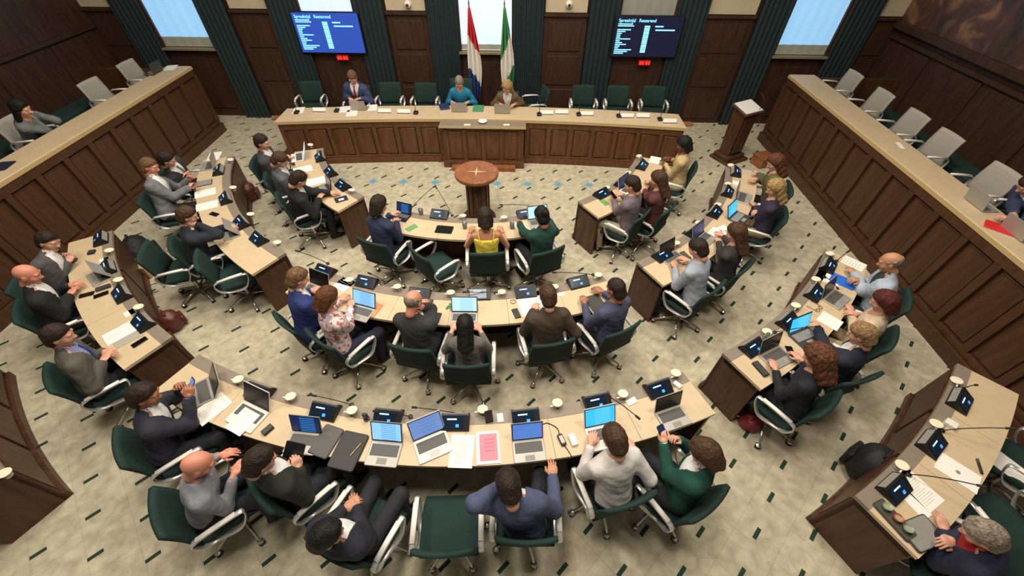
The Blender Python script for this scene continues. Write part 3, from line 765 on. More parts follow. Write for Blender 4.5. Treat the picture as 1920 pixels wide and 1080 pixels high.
# head template: origin mid-head, +Y forward
EYES = [(.031, .077, .012), (-.031, .077, .012)]
def head_sdf(p):
    q = p.copy(); q[:, 0] = np.abs(q[:, 0])
    d = U(.045, ell(q, (0, -.012, .032), (.077, .097, .088)), ell(q, (0, .020, -.045), (.058, .066, .078)))
    d = U(.02, d, ell(q, (0, .060, -.095), (.026, .026, .022)), ell(q, (.045, .055, -.02), (.025, .025, .03)), ell(q, (.03, .076, .034), (.026, .014, .01)))
    d = -smin(-d, ell(q, (.031, .098, .010), (.020, .018, .013)), .012)
    d = np.minimum(d, ell(q, (.031, .074, .011), (.0135, .0135, .0125)))
    d = U(.012, d, cone(q, (0, .088, .012), (0, .104, -.020), .007, .0125), ell(q, (.012, .094, -.022), (.009, .011, .008)))
    d = U(.008, d, ell(q, (0, .081, -.052), (.024, .012, .0065)), ell(q, (0, .079, -.063), (.02, .012, .0065)))
    d = U(.006, d, ell(q, (.079, -.008, -.002), (.009, .021, .032)))
    return U(.03, d, cone(q, (0, -.020, -.07), (0, -.030, -.125), .050, .050))
HP, HQ = nets(head_sdf, (-.11, -.14, -.25), (.11, .14, .14), .0065)
_c = HP[HQ].mean(1); HM = np.zeros(len(HQ), int)
ex = np.sqrt((np.abs(_c[:, 0])-.031)**2 + (_c[:, 2]-.011)**2); HM[(ex < .0125) & (_c[:, 1] > .076)] = 2
HM[(ex < .006) & (_c[:, 1] > .078)] = 3
HM[(np.abs(_c[:, 0]) < .023) & (np.abs(_c[:, 2]+.057) < .0115) & (_c[:, 1] > .076)] = 1
# hair templates
def hline(y, xs, zs): return np.interp(y, xs, zs)
def hair_sdf(kind):
    def f(p):
        q = p.copy(); ax = np.abs(q[:, 0]); y, z = q[:, 1], q[:, 2]
        nz = np.sin(q[:, 0]*61+3*np.sin(y*23+z*31))*np.sin(y*47+2*np.sin(z*29)) + .6*np.sin(q[:, 0]*143+y*71+z*97)*np.sin(y*131-z*83)
        wob = .0016*nz
        off = dict(short=.014, thin=.007, crop=.006, long=.018, bob=.02, bun=.012, curly=.035, wavy=.024, ring=.007)[kind]
        front = hline(y, [-.12, -.05, .0, .04, .075, .12], [-.12, -.098, -.016, .035, .062, .085])
        if kind in ('long', 'bob', 'wavy', 'curly', 'bun'): front = hline(y, [-.12, -.05, .0, .035, .06, .12], [-.12, -.11, -.05, .0, .055, .085])
        front = front + .005*np.sin(q[:, 0]*95+y*60) + .005*nz + .06*np.maximum(0, y)*np.sin(q[:, 0]*30+.7)
        tp = np.clip((z-front)/.045, .12, 1); off = off*np.sqrt(tp)
        q2 = q - A3((0, -.014, .034)); rr = np.stack([.0775+off, .0975+off, .0885+off*1.1], 1)
        k0 = np.sqrt(((q2/rr)**2).sum(1)); k1 = np.sqrt(((q2/rr**2)**2).sum(1)); d = k0*(k0-1)/np.maximum(k1, 1e-6)
        if kind not in ('ring',): d = smin(d, ell(q, (0, -.045, -.048), (.066, .060, .062)) - .012*np.clip((z+.115)/.05, 0, 1), .03)
        lump = np.sin(q[:, 0]*27+1.3*np.sin(y*19))*np.sin(y*33+z*24+q[:, 0]*14) + .5*np.sin(q[:, 0]*52-y*44)*np.sin(z*47+y*13)
        d = d + wob + (.0035 if kind not in ('crop', 'ring', 'thin') else .0012)*lump
        if kind == 'curly': d += .008*np.sin(q[:, 0]*90+1)*np.sin(y*85)*np.sin(z*95)
        d = np.maximum(d, (front - z)*.8)
        if kind == 'ring': d = np.maximum(d, (z-.045-.3*np.maximum(0, -y-.02)))
        if kind in ('long', 'bob', 'wavy', 'curly'):
            L = dict(long=-.27, bob=-.11, wavy=-.25, curly=-.22)[kind]; r = dict(long=.038, bob=.04, wavy=.048, curly=.06)[kind]
            qq = q.copy(); qq[:, 0] = ax
            s = U(.03, cone(qq, (.055, -.03, .02), (.062, -.045, L+.02), r, r*.85), cone(qq, (.0, -.075, .02), (.02, -.085, L), r*1.1, r*.9))
            s = s + wob*1.5
            if kind in ('curly', 'wavy'): s += .007*np.sin(q[:, 0]*80)*np.sin(z*70+y*50)
            s = np.maximum(s, y-.045+.25*(ax-.05)); d = smin(d, s, .03)
        if kind == 'bun': d = smin(d, ell(q, (0, -.115, .05), (.045, .045, .045)) + wob, .02)
        # clear the inside so that the face stays open
        face = ell(q, (0, .055, -.045), (.066, .075, .085)); return np.maximum(d, -face)
    return f
HAIR = {}
def hair_mesh(kind):
    if kind not in HAIR:
        lo = (-.15, -.19, -.34 if kind in ('long', 'wavy', 'curly', 'bob') else -.12)
        P, Q = nets(hair_sdf(kind), lo, (.15, .15, .18), .0075); HAIR[kind] = (P, Q)
    return HAIR[kind]
# hand templates: wrist at origin, fingers +Y, palm faces -Z, thumb on -X (right hand)
def hand_sdf(curl, spread=1.0):
    segs = []
    for i, (x, L, r) in enumerate(((-.030, .072, .0088), (-.010, .080, .0092), (.011, .074, .0088), (.030, .058, .0078))):
        p = Vector((x*.92, .086-.006*abs(i-1.2), 0)); a = R(8+curl*.6); fan = (x*2.2)*spread
        for k, fr in enumerate((.45, .32, .23)):
            d = Vector((math.sin(fan)*math.cos(a), math.cos(fan)*math.cos(a), -math.sin(a))); e = p + d*L*fr
            segs.append((p.copy(), e.copy(), r*(1-.07*k), r*(1-.07*(k+1)))); p = e; a += R(curl*(.9 if k == 0 else .7))
    th = [(Vector((-.028, .025, -.006)), Vector((-.055, .055, -.014-.01*curl/40)), .014, .0115), (Vector((-.055, .055, -.014-.01*curl/40)), Vector((-.060+.012*curl/40, .088, -.024-.016*curl/40)), .0108, .0085)]
    def f(p):
        d = U(.012, ell(p, (0, .05, 0), (.044, .05, .0145)), ell(p, (.0, .075, -.001), (.043, .022, .0125)), ell(p, (-.024, .04, -.007), (.019, .03, .015)), cone(p, (0, -.05, 0), (0, .02, 0), .026, .027))
        for a, b, ra, rb in segs: d = smin(d, cone(p, a, b, ra, rb), .0035)
        for a, b, ra, rb in th: d = smin(d, cone(p, a, b, ra, rb), .006)
        return d
    return f
HANDS = {k: nets(hand_sdf(c), (-.09, -.06, -.11), (.07, .19, .04), .0046) for k, c in (('relaxed', 26), ('flat', 8), ('grip', 52))}
SKIN = {k: mat('skin_'+k, c, .5, var=.04, scale=30) for k, c in dict(fair='d09a80', mid='bd8565', tan='a36c4c', dark='6f4632', rosy='d28a70').items()}
LIPS = mat('lips', 'a8605a', .45); EYEW = mat('eye_white', 'd8d2c8', .3); IRIS = mat('eye_dark', '2a1e18', .2)
HAIRM = {k: mat('hair_'+k, c, .62, var=.55, scale=55, bump=.9, bscale=75, spec=.3) for k, c in dict(black='14110f', dark='2a1d15', brown='46301f', light='6b4f36', blond='a08254', grey='85786a', red='50201a', auburn='5a3520', sand='8a6a48').items()}
def cloth(c): return mat('cloth_'+c, c, .85, var=.14, scale=14, bump=.35, bscale=28)
FLORAL = None
def floral():
    global FLORAL
    if FLORAL: return FLORAL
    m = bpy.data.materials.new('floral_fabric'); m.use_nodes = True; nt = m.node_tree; b = nt.nodes['Principled BSDF']
    tc = nt.nodes.new('ShaderNodeTexCoord'); n = nt.nodes.new('ShaderNodeTexNoise'); n.inputs['Scale'].default_value = 16; n.inputs['Detail'].default_value = 2
    r = nt.nodes.new('ShaderNodeValToRGB'); cr = r.color_ramp; cr.elements[0].position = .38; cr.elements[0].color = lin('b05a5a'); cr.elements[1].position = .6; cr.elements[1].color = lin('b9a8b4')
    e = cr.elements.new(.45); e.color = lin('e2cfc8'); e = cr.elements.new(.55); e.color = lin('e6d8d2')
    nt.links.new(tc.outputs['Object'], n.inputs['Vector']); nt.links.new(n.outputs[0], r.inputs[0]); nt.links.new(r.outputs[0], b.inputs['Base Color']); b.inputs['Roughness'].default_value = .85
    FLORAL = m; return m
TW = np.array([-.06, .0, .08, .18, .28, .38, .45, .50, .54, .58], np.float32)
TA = np.array([.160, .172, .165, .152, .162, .180, .186, .168, .112, .068], np.float32)
TB = np.array([.115, .122, .118, .110, .115, .122, .115, .098, .078, .060], np.float32)
def frame(y, up):
    y = Vector(y).normalized(); z = (Vector(up) - y*Vector(up).dot(y))
    z = z.normalized() if z.length > 1e-4 else y.orthogonal().normalized(); x = y.cross(z)
    return Matrix((x, y, z)).transposed()
def ik(s, t, l1, l2, hint):
    d = t-s; L = d.length; mx = (l1+l2)*.985
    if L > mx: t = s + d*(mx/L); d = t-s; L = mx
    if L < abs(l1-l2)+.03: L = abs(l1-l2)+.03
    a = (l1*l1-l2*l2+L*L)/(2*L); h = math.sqrt(max(l1*l1-a*a, 0)); u = d.normalized()
    v = (hint-u*hint.dot(u)); v = v.normalized() if v.length > 1e-4 else u.orthogonal()
    return s+u*a+v*h, t
def person(label, head, hip=None, turn=0, lean=8, side=0, L='desk', Rr='desk', outfit='suit', col='22262e', shirt='e4e2de', tie=None, trousers='23252b',
           hair='short', hc='dark', skin='fair', gaze=(0, 20), zs=0, s=1.0, female=False, seat=None, face=None, hands=('relaxed', 'relaxed'), legs=True, knees=None, vox=.0145, zh=None, pel_xy=None, dth=0, poff=.26, elbow=None):
    """head/hip: photograph pixels of head centre and hip; turn: clockwise degrees off the centre of the rings; gaze: (yaw right, pitch down)"""
    PZ = .545+zs; HL = .722*s
    if True:
        if pel_xy: pel = Vector((pel_xy[0], pel_xy[1], PZ))
        elif hip: pel = at(hip[0], hip[1], PZ)
        else:                                            # seat radius follows the ring the desk stands on
            h0 = at(head[0], head[1], PZ+HL*.985); hr_ = math.hypot(h0.x-CX, h0.y-CY); th_ = math.degrees(math.atan2(h0.x-CX, CY-h0.y))
            rn_ = min((R1, R2, R3, R4), key=lambda q: abs(q+.2-hr_)); pel = pol(max(rn_+poff, hr_+.10), th_+dth, PZ)
        d = ray(*head).normalized(); oc = EYE-pel; b = d.dot(oc); c = oc.length_squared-HL*HL; q = b*b-c
        tt = -b - math.sqrt(q) if q > 0 else -b
        hd = EYE + d*tt
        if q <= 0: hd = pel + (hd-pel).normalized()*HL
        fw = inward(pel) if face is None else Vector(face).normalized()
        fw = Matrix.Rotation(-R(turn), 3, 'Z') @ fw; rt = Vector((fw.y, -fw.x, 0))
    hd = Vector(hd); w = (hd-pel).normalized(); v = (fw-w*fw.dot(w)).normalized(); u = v.cross(w)
    root = Vector((pel.x, pel.y, zs)); sc_ = s*(.92 if female else 1.0)
    T = empty('person', root, label=label, cat='person')
    pn, un, vn, wn = A3(pel), A3(u), A3(v), A3(w)
    def torso(p, off, lo=-.06, hi=.58):
        q = (p-pn)/s; a = q@un; b = q@vn; c = q@wn
        A = np.interp(c, TW, TA).astype(np.float32)*(.9 if female else 1)+off; B = np.interp(c, TW, TB).astype(np.float32)+off
        k = np.sqrt((a/A)**2 + (b/B)**2); d = (k-1)*np.minimum(A, B)
        return np.maximum(d, np.maximum(lo-c, c-hi))*s, a, b, c
    sh = [pel + w*.455*s + u*(sg*.172*sc_) for sg in (-1, 1)]
    def target(t, sg):
        if t == 'desk': return pel + fw*.44 + rt*(sg*.13) + Vector((0, 0, .80-.545))
        if t == 'lap': return pel + fw*.26 + rt*(sg*.07) + Vector((0, 0, .14))
        if t == 'face': return hd + v*.10 + u*(sg*.045) - w*.07
        if t == 'ear': return hd + v*.02 + u*(sg*.095) - w*.02
        if t == 'arm': return pel + fw*.12 + rt*(sg*.29) + Vector((0, 0, .19))
        if t == 'fold': return pel + fw*.30 + rt*(-sg*.03) + Vector((0, 0, .26))
        if t == 'chest': return pel + v*.30 + u*(sg*.04) + w*.34
        return at(*t)
    arms = []
    for i, (t, sg) in enumerate(((L, -1), (Rr, 1))):
        tg = target(t, sg); S = sh[i]; dirw = (tg-S).normalized()
        wr = tg - dirw*.05
        hint = Vector((0, 0, -1)) + u*(sg*.55) - fw*.35
        if elbow and elbow[i]: hint = fw*elbow[i][0] + rt*elbow[i][1] + Vector((0, 0, elbow[i][2]))
        E_, wr = ik(S, wr, .285*s, .255*s, hint); arms.append((S, E_, wr))
    hx, hy = gaze; hf = Matrix.Rotation(-R(hx), 3, 'Z') @ fw
    hw = Vector((0, 0, 1)).lerp(w, .5).normalized(); hf = (hf - hw*hf.dot(hw)).normalized(); hr = hf.cross(hw)
    rotm = Matrix((hr, hf, hw)).transposed() @ Matrix.Rotation(-R(hy), 3, 'X')
    nb = pel + w*.548*s
    piv = Matrix((hr, hf, hw)).transposed() @ Vector((0, -.03, -.10)); Mh = (rotm.to_4x4() @ Matrix.Scale(s*1.03, 4)); Mh.translation = hd + (piv - rotm @ Vector((0, -.03, -.10)))*.45
    hb = Mh @ Vector((0, -.022, -.075))
    kn = []
    for sg in (-1, 1):
        hp = pel + rt*(sg*.095) + Vector((0, 0, -.015)); kd = (fw + rt*(sg*.10)).normalized()
        k_ = hp + kd*.42*s; k_.z = .53+zs
        if knees: k_ = hp + (Matrix.Rotation(-R(knees), 3, 'Z') @ kd)*.42*s; k_.z = .53+zs
        an = k_ - fw*.06; an.z = .10+zs; kn.append((hp, k_, an))
    # ---- body
    def fbody(p):
        d = torso(p, -.012)[0]
        d = U(.03, d, cone(p, nb, hb, .053, .049))
        for S, E_, W_ in arms: d = U(.03, d, cone(p, S, E_, .050*sc_, .038*sc_), cone(p, E_, W_, .038*sc_, .027*sc_))
        for a, b, c in kn: d = U(.03, d, cone(p, a, b, .07, .052), cone(p, b, c, .048, .034))
        return d
    pts = [hd, pel] + [x for a in arms for x in a] + [x for k in kn for x in k]
    def bounds(ps, m): return np.array([[x[i] for x in ps] for i in range(3)]).min(1)-m, np.array([[x[i] for x in ps] for i in range(3)]).max(1)+m
    lo, hi = bounds(pts, .2); lo[2] = max(lo[2], zs+.02); bp, bq = nets(fbody, lo, hi, .02); bp = relax(bp, bq)
    PP, QQ, MM = [bp], [bq], [np.zeros(len(bq), int)]; n0 = len(bp)
    def addt(P, Q, Mx, mi):
        nonlocal n0
        P = P @ np.array(Mx.to_3x3(), np.float32).T + A3(Mx.translation); PP.append(P); QQ.append(Q+n0); MM.append(mi); n0 += len(P)
    addt(HP, HQ, Mh, HM)
    for i, (S, E_, W_) in enumerate(arms):
        hp_, hq_ = HANDS[hands[i]]; dy = (W_-E_).normalized()
        fl = dy.copy()
        if hands[i] != 'grip': fl = Vector((dy.x, dy.y, dy.z*.35)).normalized()
        upv = Vector((0, 0, 1)) if hands[i] != 'grip' else (u*(1 if i else -1) + Vector((0, 0, .5)))
        fm = frame(fl, upv); hs = .94 if female else 1.0
        if i == 0: P2 = hp_*A3((-hs, hs, hs)); Q2 = hq_[:, ::-1]
        else: P2 = hp_*hs; Q2 = hq_
        Mx = fm.to_4x4(); Mx.translation = W_; addt(P2, Q2, Mx, np.zeros(len(Q2), int))
    P = np.concatenate(PP) - A3(root); Q = np.concatenate(QQ); mi = np.concatenate(MM)
    link('body', npmesh('body', P, Q, [SKIN[skin], LIPS, EYEW, IRIS], mi), T)
    # ---- clothes
    def part(name, f, lo, hi, m, h=vox, sm=1):
        P, Q = nets(f, lo, hi, h); P = relax(P, Q, sm)
        if len(Q): return link(name, npmesh(name, P-A3(root), Q, [m]), T)
    up = [pel-Vector((0, 0, .05)), nb] + [x for a in arms for x in a]
    lo, hi = bounds(up, .19)
    loose = .004 if outfit != 'suit' else .012
    bare = outfit in ('bare',); short_ = outfit == 'tshirt'
    def fold(p): return .0035*np.sin(p[:, 0]*38+p[:, 2]*55)*np.sin(p[:, 1]*42-p[:, 2]*30)
    def ftop(p):
        d, a, b, c = torso(p, .004+loose, -.07, .575 if not bare else .44)
        if outfit in ('suit', 'cardigan'):
            wedge = np.maximum(np.abs(a)-(.008+(c-.24)*.27), -b); d = np.maximum(d, -wedge*s)
        if not bare:
            for S, E_, W_ in arms:
                WW = W_ if not short_ else E_
                wr = W_ + (E_-W_).normalized()*(.02 if outfit == 'suit' else .035)
                d = U(.045, d, cone(p, S, E_, (.066+loose)*sc_, (.053+loose)*sc_))
                if not short_: d = U(.03, d, cone(p, E_, wr, (.053+loose)*sc_, (.038+loose)*sc_))
        d = d + fold(p)
        nk = cone(p, nb - w*.005 + v*.02, nb + w*.12 + v*.02, .056 if outfit != 'top' else .068, .064)
        d = np.maximum(d, -nk)
        if outfit in ('suit', 'cardigan'):
            q = (p-pn)/s; cl = np.maximum(cone(p, nb - w*.03 - v*.004, nb + w*.030 - v*.012, .074, .069), -cone(p, nb - w*.1, nb + w*.14, .060, .060)); cl = np.maximum(cl, (q@vn)-.02); d = smin(d, cl, .012)
        return d
    tm = floral() if col == 'floral' else cloth(col)
    part({'suit': 'jacket', 'cardigan': 'jacket', 'shirt': 'shirt', 'sweater': 'sweater', 'top': 'blouse', 'tshirt': 'blouse', 'bare': 'top'}[outfit], ftop, lo, hi, tm)
    if bare:
        st = MB()
        for sg in (-1, 1):
            st.tube([pel + w*.43 + u*sg*.085 - v*.12, pel + w*.52 + u*sg*.10 - v*.075, pel + w*.545 + u*sg*.10, pel + w*.50 + u*sg*.10 + v*.09, pel + w*.43 + u*sg*.09 + v*.125], .008, 6)
        for k in range(len(st.v)): st.v[k] = tuple(Vector(st.v[k])-root)
        st.build('strap', tm, T)
    if outfit in ('suit', 'cardigan', 'shirt'):
        def fshirt(p):
            d, a, b, c = torso(p, -.002, .18, .575); d = np.maximum(d, .02-b-.0*c)
            cl = np.maximum(cone(p, nb - w*.025, nb + w*.05, .062, .060), -cone(p, nb - w*.1, nb + w*.14, .051, .051))
            return U(.008, d, cl)
        lo2, hi2 = bounds([pel+w*.15, nb+w*.05], .2)
        part('shirt_front' if outfit != 'shirt' else 'collar', fshirt, lo2, hi2, cloth(shirt if outfit != 'shirt' else col), .0125)
    if outfit == 'suit':
        for i, (S, E_, W_) in enumerate(arms):
            d_ = (W_-E_).normalized(); b = MB(); b.cyl(W_-d_*.045-root, W_+d_*.008-root, .0385*sc_, .0365*sc_, 14); b.build('cuff', cloth(shirt), T, smooth=True)
    if tie:
        b = MB(); V = []; F = []
        ks = [.555, .53, .45, .36, .28]
        for k, c in enumerate(ks):
            hwid = [.016, .012, .02, .026, .03][k]; dep = float(np.interp(c, TW, TB))*s + .012
            for x in (-hwid, hwid): V.append(pel + w*c*s + u*x + v*dep - root); 
        for k in range(len(ks)-1): F.append((2*k, 2*k+1, 2*k+3, 2*k+2))
        o = b.add(V, F).build('tie', cloth(tie), T); md = o.modifiers.new('thick', 'SOLIDIFY'); md.thickness = .008
    if legs:
        def fleg(p):
            d = ell(p, pel-Vector((0, 0, .02)), (.165*sc_, .15, .10), np.array([list(rt), list(fw), [0, 0, 1]]).T.astype(np.float32))
            for a, b, c in kn: d = U(.04, d, cone(p, a, b, .088*sc_, .068), cone(p, b, c, .066, .054))
            return d + fold(p)
        lo3, hi3 = bounds([x for k in kn for x in k]+[pel], .14); lo3[2] = zs+.03
        part('trousers', fleg, lo3, hi3, cloth(trousers), .018)
        for a, b, c in kn:
            b_ = MB(); f0 = fw*.15; b_.tube([c - fw*.06 - root + Vector((0, 0, -.055)), c - root + Vector((0, 0, -.045)), c + fw*.09 - root + Vector((0, 0, -.06)), c + fw*.17 - root + Vector((0, 0, -.068))], [.032, .042, .038, .022], 10)
            b_.build('shoe', mat('shoe_leather', '1c1714', .4), T, smooth=True)
    if hair != 'bald':
        P, Q = hair_mesh(hair); Mx = Mh.copy(); P = P @ np.array(Mx.to_3x3(), np.float32).T + A3(Mx.translation) - A3(root)
        link('hair', npmesh('hair', P, Q, [HAIRM[hc]]), T)
    if seat:
        sp = pel + fw*.10
        ch = chair((sp.x, sp.y, zs), math.atan2(fw.y, fw.x)-math.pi/2 - R(seat[1] if isinstance(seat, tuple) else 0), seat[0] if isinstance(seat, tuple) else seat, back=seat[2] if isinstance(seat, tuple) and len(seat) > 2 else 'back')
    return T, arms, hd, fw
# ------------------------------------------------------------------ people (each with the chair they sit on)
def P(who, head, hip=None, chair_=True, back='back', **k):
    seat = (('grey backed chair under the ' if back == 'greyback' else 'green chair under the ') + who, k.pop('cturn', 0), back) if chair_ else None
    return person(who, head, hip, seat=seat, **k)
DN = (0, -1, 0)
# presiding bench
P('person in blue suit and red tie at the bench', (661, 143), pel_xy=(-3.53, 9.0), face=DN, zs=.16, L=(675, 189, .93), Rr=(656, 189, .93), col='3a4668', tie='a81c24', hc='light', gaze=(0, 30))
P('person in teal blouse at the middle of the bench', (861, 152), pel_xy=(-1.28, 8.9), face=DN, zs=.16, L=(878, 196, .93), Rr=(848, 196, .93), outfit='top', col='1d7ea6', hair='thin', hc='grey', gaze=(0, 35), female=True, back='highback')
P('person in brown jacket beside the flags at the bench', (951, 162), pel_xy=(-.28, 8.78), face=DN, zs=.16, L=(966, 200, .93), Rr=(938, 200, .93), outfit='cardigan', col='6a543c', hair='wavy', hc='blond', gaze=(15, 25), female=True)
# innermost left desk
P('person in dark grey suit at far end of innermost left desk', (490, 266), turn=12, dth=-2, col='3c3d40', L=(536, 295, .80), Rr=(528, 305, .80), hc='dark', gaze=(10, 15))
P('person in mid grey suit at middle of innermost left desk', (521, 298), turn=8, dth=-3, col='55585a', L=(566, 326, .80), Rr=(560, 336, .80), hc='brown', gaze=(10, 40))
P('person in black suit at near end of innermost left desk', (556, 335), turn=10, dth=-4, col='1c1d20', L=(625, 362, .80), Rr=(603, 372, .80), hc='dark', gaze=(0, 40))
# innermost centre desk
P('person in navy jacket and skirt at innermost centre desk', (709, 385), turn=8, L=(738, 400, .90), Rr=(745, 415, .82), col='252c46', outfit='suit', hair='bob', hc='dark', gaze=(10, 20), female=True, cturn=-4)
P('person in yellow strap top at innermost centre desk', (910, 408), outfit='bare', col='e8d44e', L=(882, 432, .80), Rr=(942, 432, .80), hair='bob', hc='dark', gaze=(0, 30), female=True, skin='mid')
P('person in bottle green blazer at innermost centre desk', (1017, 405), turn=-10, col='123c34', L=(968, 412, .80), Rr=(1030, 412, .80), hair='bun', hc='black', gaze=(0, 25), female=True, skin='tan')
# innermost right desk
P('person in cream blouse at innermost right desk', (1284, 270), turn=-5, outfit='top', col='bfa877', L=(1243, 306, .80), Rr=(1252, 298, .85), hair='bob', hc='black', gaze=(-5, 25), female=True, skin='dark', trousers='b0a488')
P('person in dark red patterned blouse at innermost right desk', (1237, 336), turn=-5, outfit='top', col='5a2f2c', L=(1205, 350, .80), Rr=(1215, 340, .80), hair='long', hc='brown', gaze=(-10, 25), female=True)
P('person in mauve grey shirt and beige trousers at innermost right desk', (1188, 346), turn=-12, outfit='sweater', col='6f6468', L=(1148, 372, .82), Rr=(1160, 365, .85), hc='dark', gaze=(-10, 25), trousers='a89c84')
# second-row left desk
P('person in dark suit and pale tie at second-row left desk', (310, 298), turn=16, dth=-5, col='2c2f30', tie='6b7468', hc='dark', gaze=(-15, 25), L=(350, 325, .80), Rr=(345, 335, .80))
P('person in light grey suit at second-row left desk', (279, 312), turn=14, dth=1.5, col='6d6f70', L=(362, 335, .84), Rr=(362, 352, .84), hc='light', gaze=(5, 20), skin='rosy', hands=('grip', 'grip'))
P('person in navy suit resting chin at second-row left desk', (349, 404), turn=12, dth=-1, col='20252e', L=(432, 426, .80), Rr='face', hc='brown', gaze=(5, 20), hands=('relaxed', 'grip'))
# second-row centre desk
P('person in royal blue suit at second-row centre desk', (556, 522), turn=28, col='24346a', L=(588, 545, .80), Rr=(600, 560, .80), hc='light', gaze=(5, 25), cturn=-8)
P('person in floral blouse at second-row centre desk', (610, 560), turn=28, outfit='top', col='floral', L=(640, 560, .80), Rr=(660, 572, .80), hair='bob', hc='auburn', gaze=(0, 30), female=True, trousers='26253a', cturn=-8)
P('bald person in charcoal suit at second-row centre desk', (773, 566), turn=6, col='32322f', L=(790, 570, .82), Rr='face', hair='ring', hc='grey', gaze=(12, 25), skin='rosy', hands=('relaxed', 'grip'))
P('person in grey cardigan with black hair at second-row centre desk', (872, 612), turn=0, s=.88, outfit='sweater', col='6a665f', L=(848, 615, .80), Rr=(900, 615, .80), hair='long', hc='black', gaze=(0, 30), female=True, cturn=0)
P('person in olive brown jacket at second-row centre desk', (1028, 556), turn=-2, col='46392a', L=(1000, 580, .80), Rr=(1055, 590, .80), hc='brown', gaze=(0, 25))
P('person in slate blue sweater at second-row centre desk', (1157, 542), turn=-16, outfit='sweater', col='464a62', L=(1092, 566, .80), Rr=(1125, 545, .80), hair='crop', hc='dark', gaze=(-5, 20), skin='tan', cturn=6)
# second-row right desk
P('person in olive blouse at far end of second-row right desk', (1456, 304), turn=-8, outfit='top', col='5c5a34', L=(1408, 318, .80), Rr=(1412, 338, .80), hair='wavy', hc='auburn', gaze=(-5, 25), female=True)
P('person in purple blouse and beige trousers at second-row right desk', (1456, 352), turn=-10, outfit='top', col='30283c', L=(1412, 385, .78), Rr=(1418, 400, .75), hair='wavy', hc='blond', gaze=(-15, 25), female=True, trousers='8a7656')
P('person in charcoal blouse with long hair at second-row right desk', (1383, 437), turn=-4, outfit='top', col='33302e', L=(1345, 450, .80), Rr=(1352, 440, .80), hair='long', hc='brown', gaze=(-5, 25), female=True)
P('person in pale blue shirt at near end of second-row right desk', (1312, 466), turn=-6, outfit='shirt', col='9aa0ac', L=(1262, 500, .80), Rr=(1285, 488, .80), hc='dark', gaze=(-5, 30))
# outer left desk
P('person in grey suit with clasped hands at outer left desk', (88, 452), turn=22, col='4c4c4c', L=(140, 480, .82), Rr=(135, 492, .82), hc='dark', gaze=(15, 20), hands=('grip', 'grip'))
P('bald person in black suit at outer left desk', (48, 515), turn=6, col='181818', L=(140, 535, .80), Rr=(138, 552, .80), hair='bald', gaze=(15, 20), skin='rosy')
P('person in taupe suit and blue tie at outer left desk', (108, 630), turn=12, knees=-24, col='56524a', shirt='8a92b8', tie='3a448c', L=(205, 662, .80), Rr=(202, 678, .80), hc='dark', gaze=(18, 15))
# long outer desk in the centre
T_, ar_, _, _ = P('person in navy suit holding a phone at the long outer desk', (268, 742), (312, 842), turn=32, col='2a2a38', L=(348, 718, .98), Rr=(364, 738, .98), hc='dark', gaze=(12, 15), skin='tan', hands=('grip', 'grip'), cturn=-5)
P('bald person in grey blue shirt at the long outer desk', (366, 872), (384, 952), turn=44, outfit='shirt', col='84868c', L=(424, 850, .80), Rr=(448, 884, .80), hair='bald', gaze=(0, 22), skin='rosy', cturn=-10)
P('person in dark olive suit holding a tablet at long outer desk', (482, 866), (556, 918), turn=24, col='26281f', L=(512, 862, .92), Rr=(566, 872, .88), hc='dark', gaze=(10, 30), hands=('grip', 'grip'), cturn=8)
P('person in dark navy suit leaning back in the foreground', (606, 1006), (672, 1010), turn=16, col='1e2029', L=(652, 950, .74), Rr=(668, 945, .74), hair='short', hc='black', gaze=(35, 30), skin='mid', cturn=4)
P('person in blue blazer and hand at head in the foreground', (955, 915), (985, 985), turn=6, col='47506a', L=(936, 902, 1.12), elbow=((-.8, -.5, -.4), None), Rr=(1040, 888, .76), hair='short', hc='dark', gaze=(-12, 40), skin='mid', hands=('grip', 'flat'))
P('person in white shirt typing at the long outer desk', (1155, 826), (1150, 925), turn=-6, outfit='shirt', col='d2cdc6', L=(1106, 826, .80), Rr=(1188, 842, .80), hc='brown', gaze=(-3, 30), hair='short')
P('person in emerald blazer holding a phone at the long outer desk', (1328, 850), (1278, 928), turn=-38, col='12463a', L=(1238, 822, .92), Rr=(1262, 818, .92), hair='bob', hc='brown', gaze=(-5, 35), female=True, hands=('grip', 'grip'), cturn=20)
# outer right desk
P('person in pale blue jacket at far end of outer right desk', (1672, 492), turn=-8, col='a3b0bc', shirt='33383c', L=(1596, 510, .82), Rr=(1600, 526, .82), hair='ring', hc='grey', gaze=(0, 20), skin='mid')
P('person in cream cardigan and dark red hair at outer right desk', (1662, 566), turn=-6, outfit='top', col='c9b394', L=(1592, 580, .80), Rr=(1600, 590, .80), hair='bob', hc='red', gaze=(-5, 25), female=True, trousers='a08c6c')
P('person in dark blue suit with reaching arm at outer right desk', (1620, 628), turn=4, col='1d2130', L=(1530, 612, .85), Rr=(1555, 660, .80), hair='short', hc='sand', gaze=(-10, 25), cturn=15)
P('person in black jacket with curly hair at outer right desk', (1537, 672), turn=-14, knees=24, outfit='sweater', col='1d1e26', L=(1447, 688, .80), Rr=(1498, 672, .80), hair='curly', hc='auburn', gaze=(0, 25), female=True, cturn=8)
# outermost right desk
P('person in navy suit over red sweater in the lower right corner', (1850, 1003), turn=-16, dth=2.2, poff=.30, knees=20, col='22243a', shirt='a01820', L=(1762, 985, .80), Rr=(1772, 1015, .80), hair='short', hc='grey', gaze=(-10, 25), hands=('relaxed', 'relaxed'), chair_=True, cturn=-12)
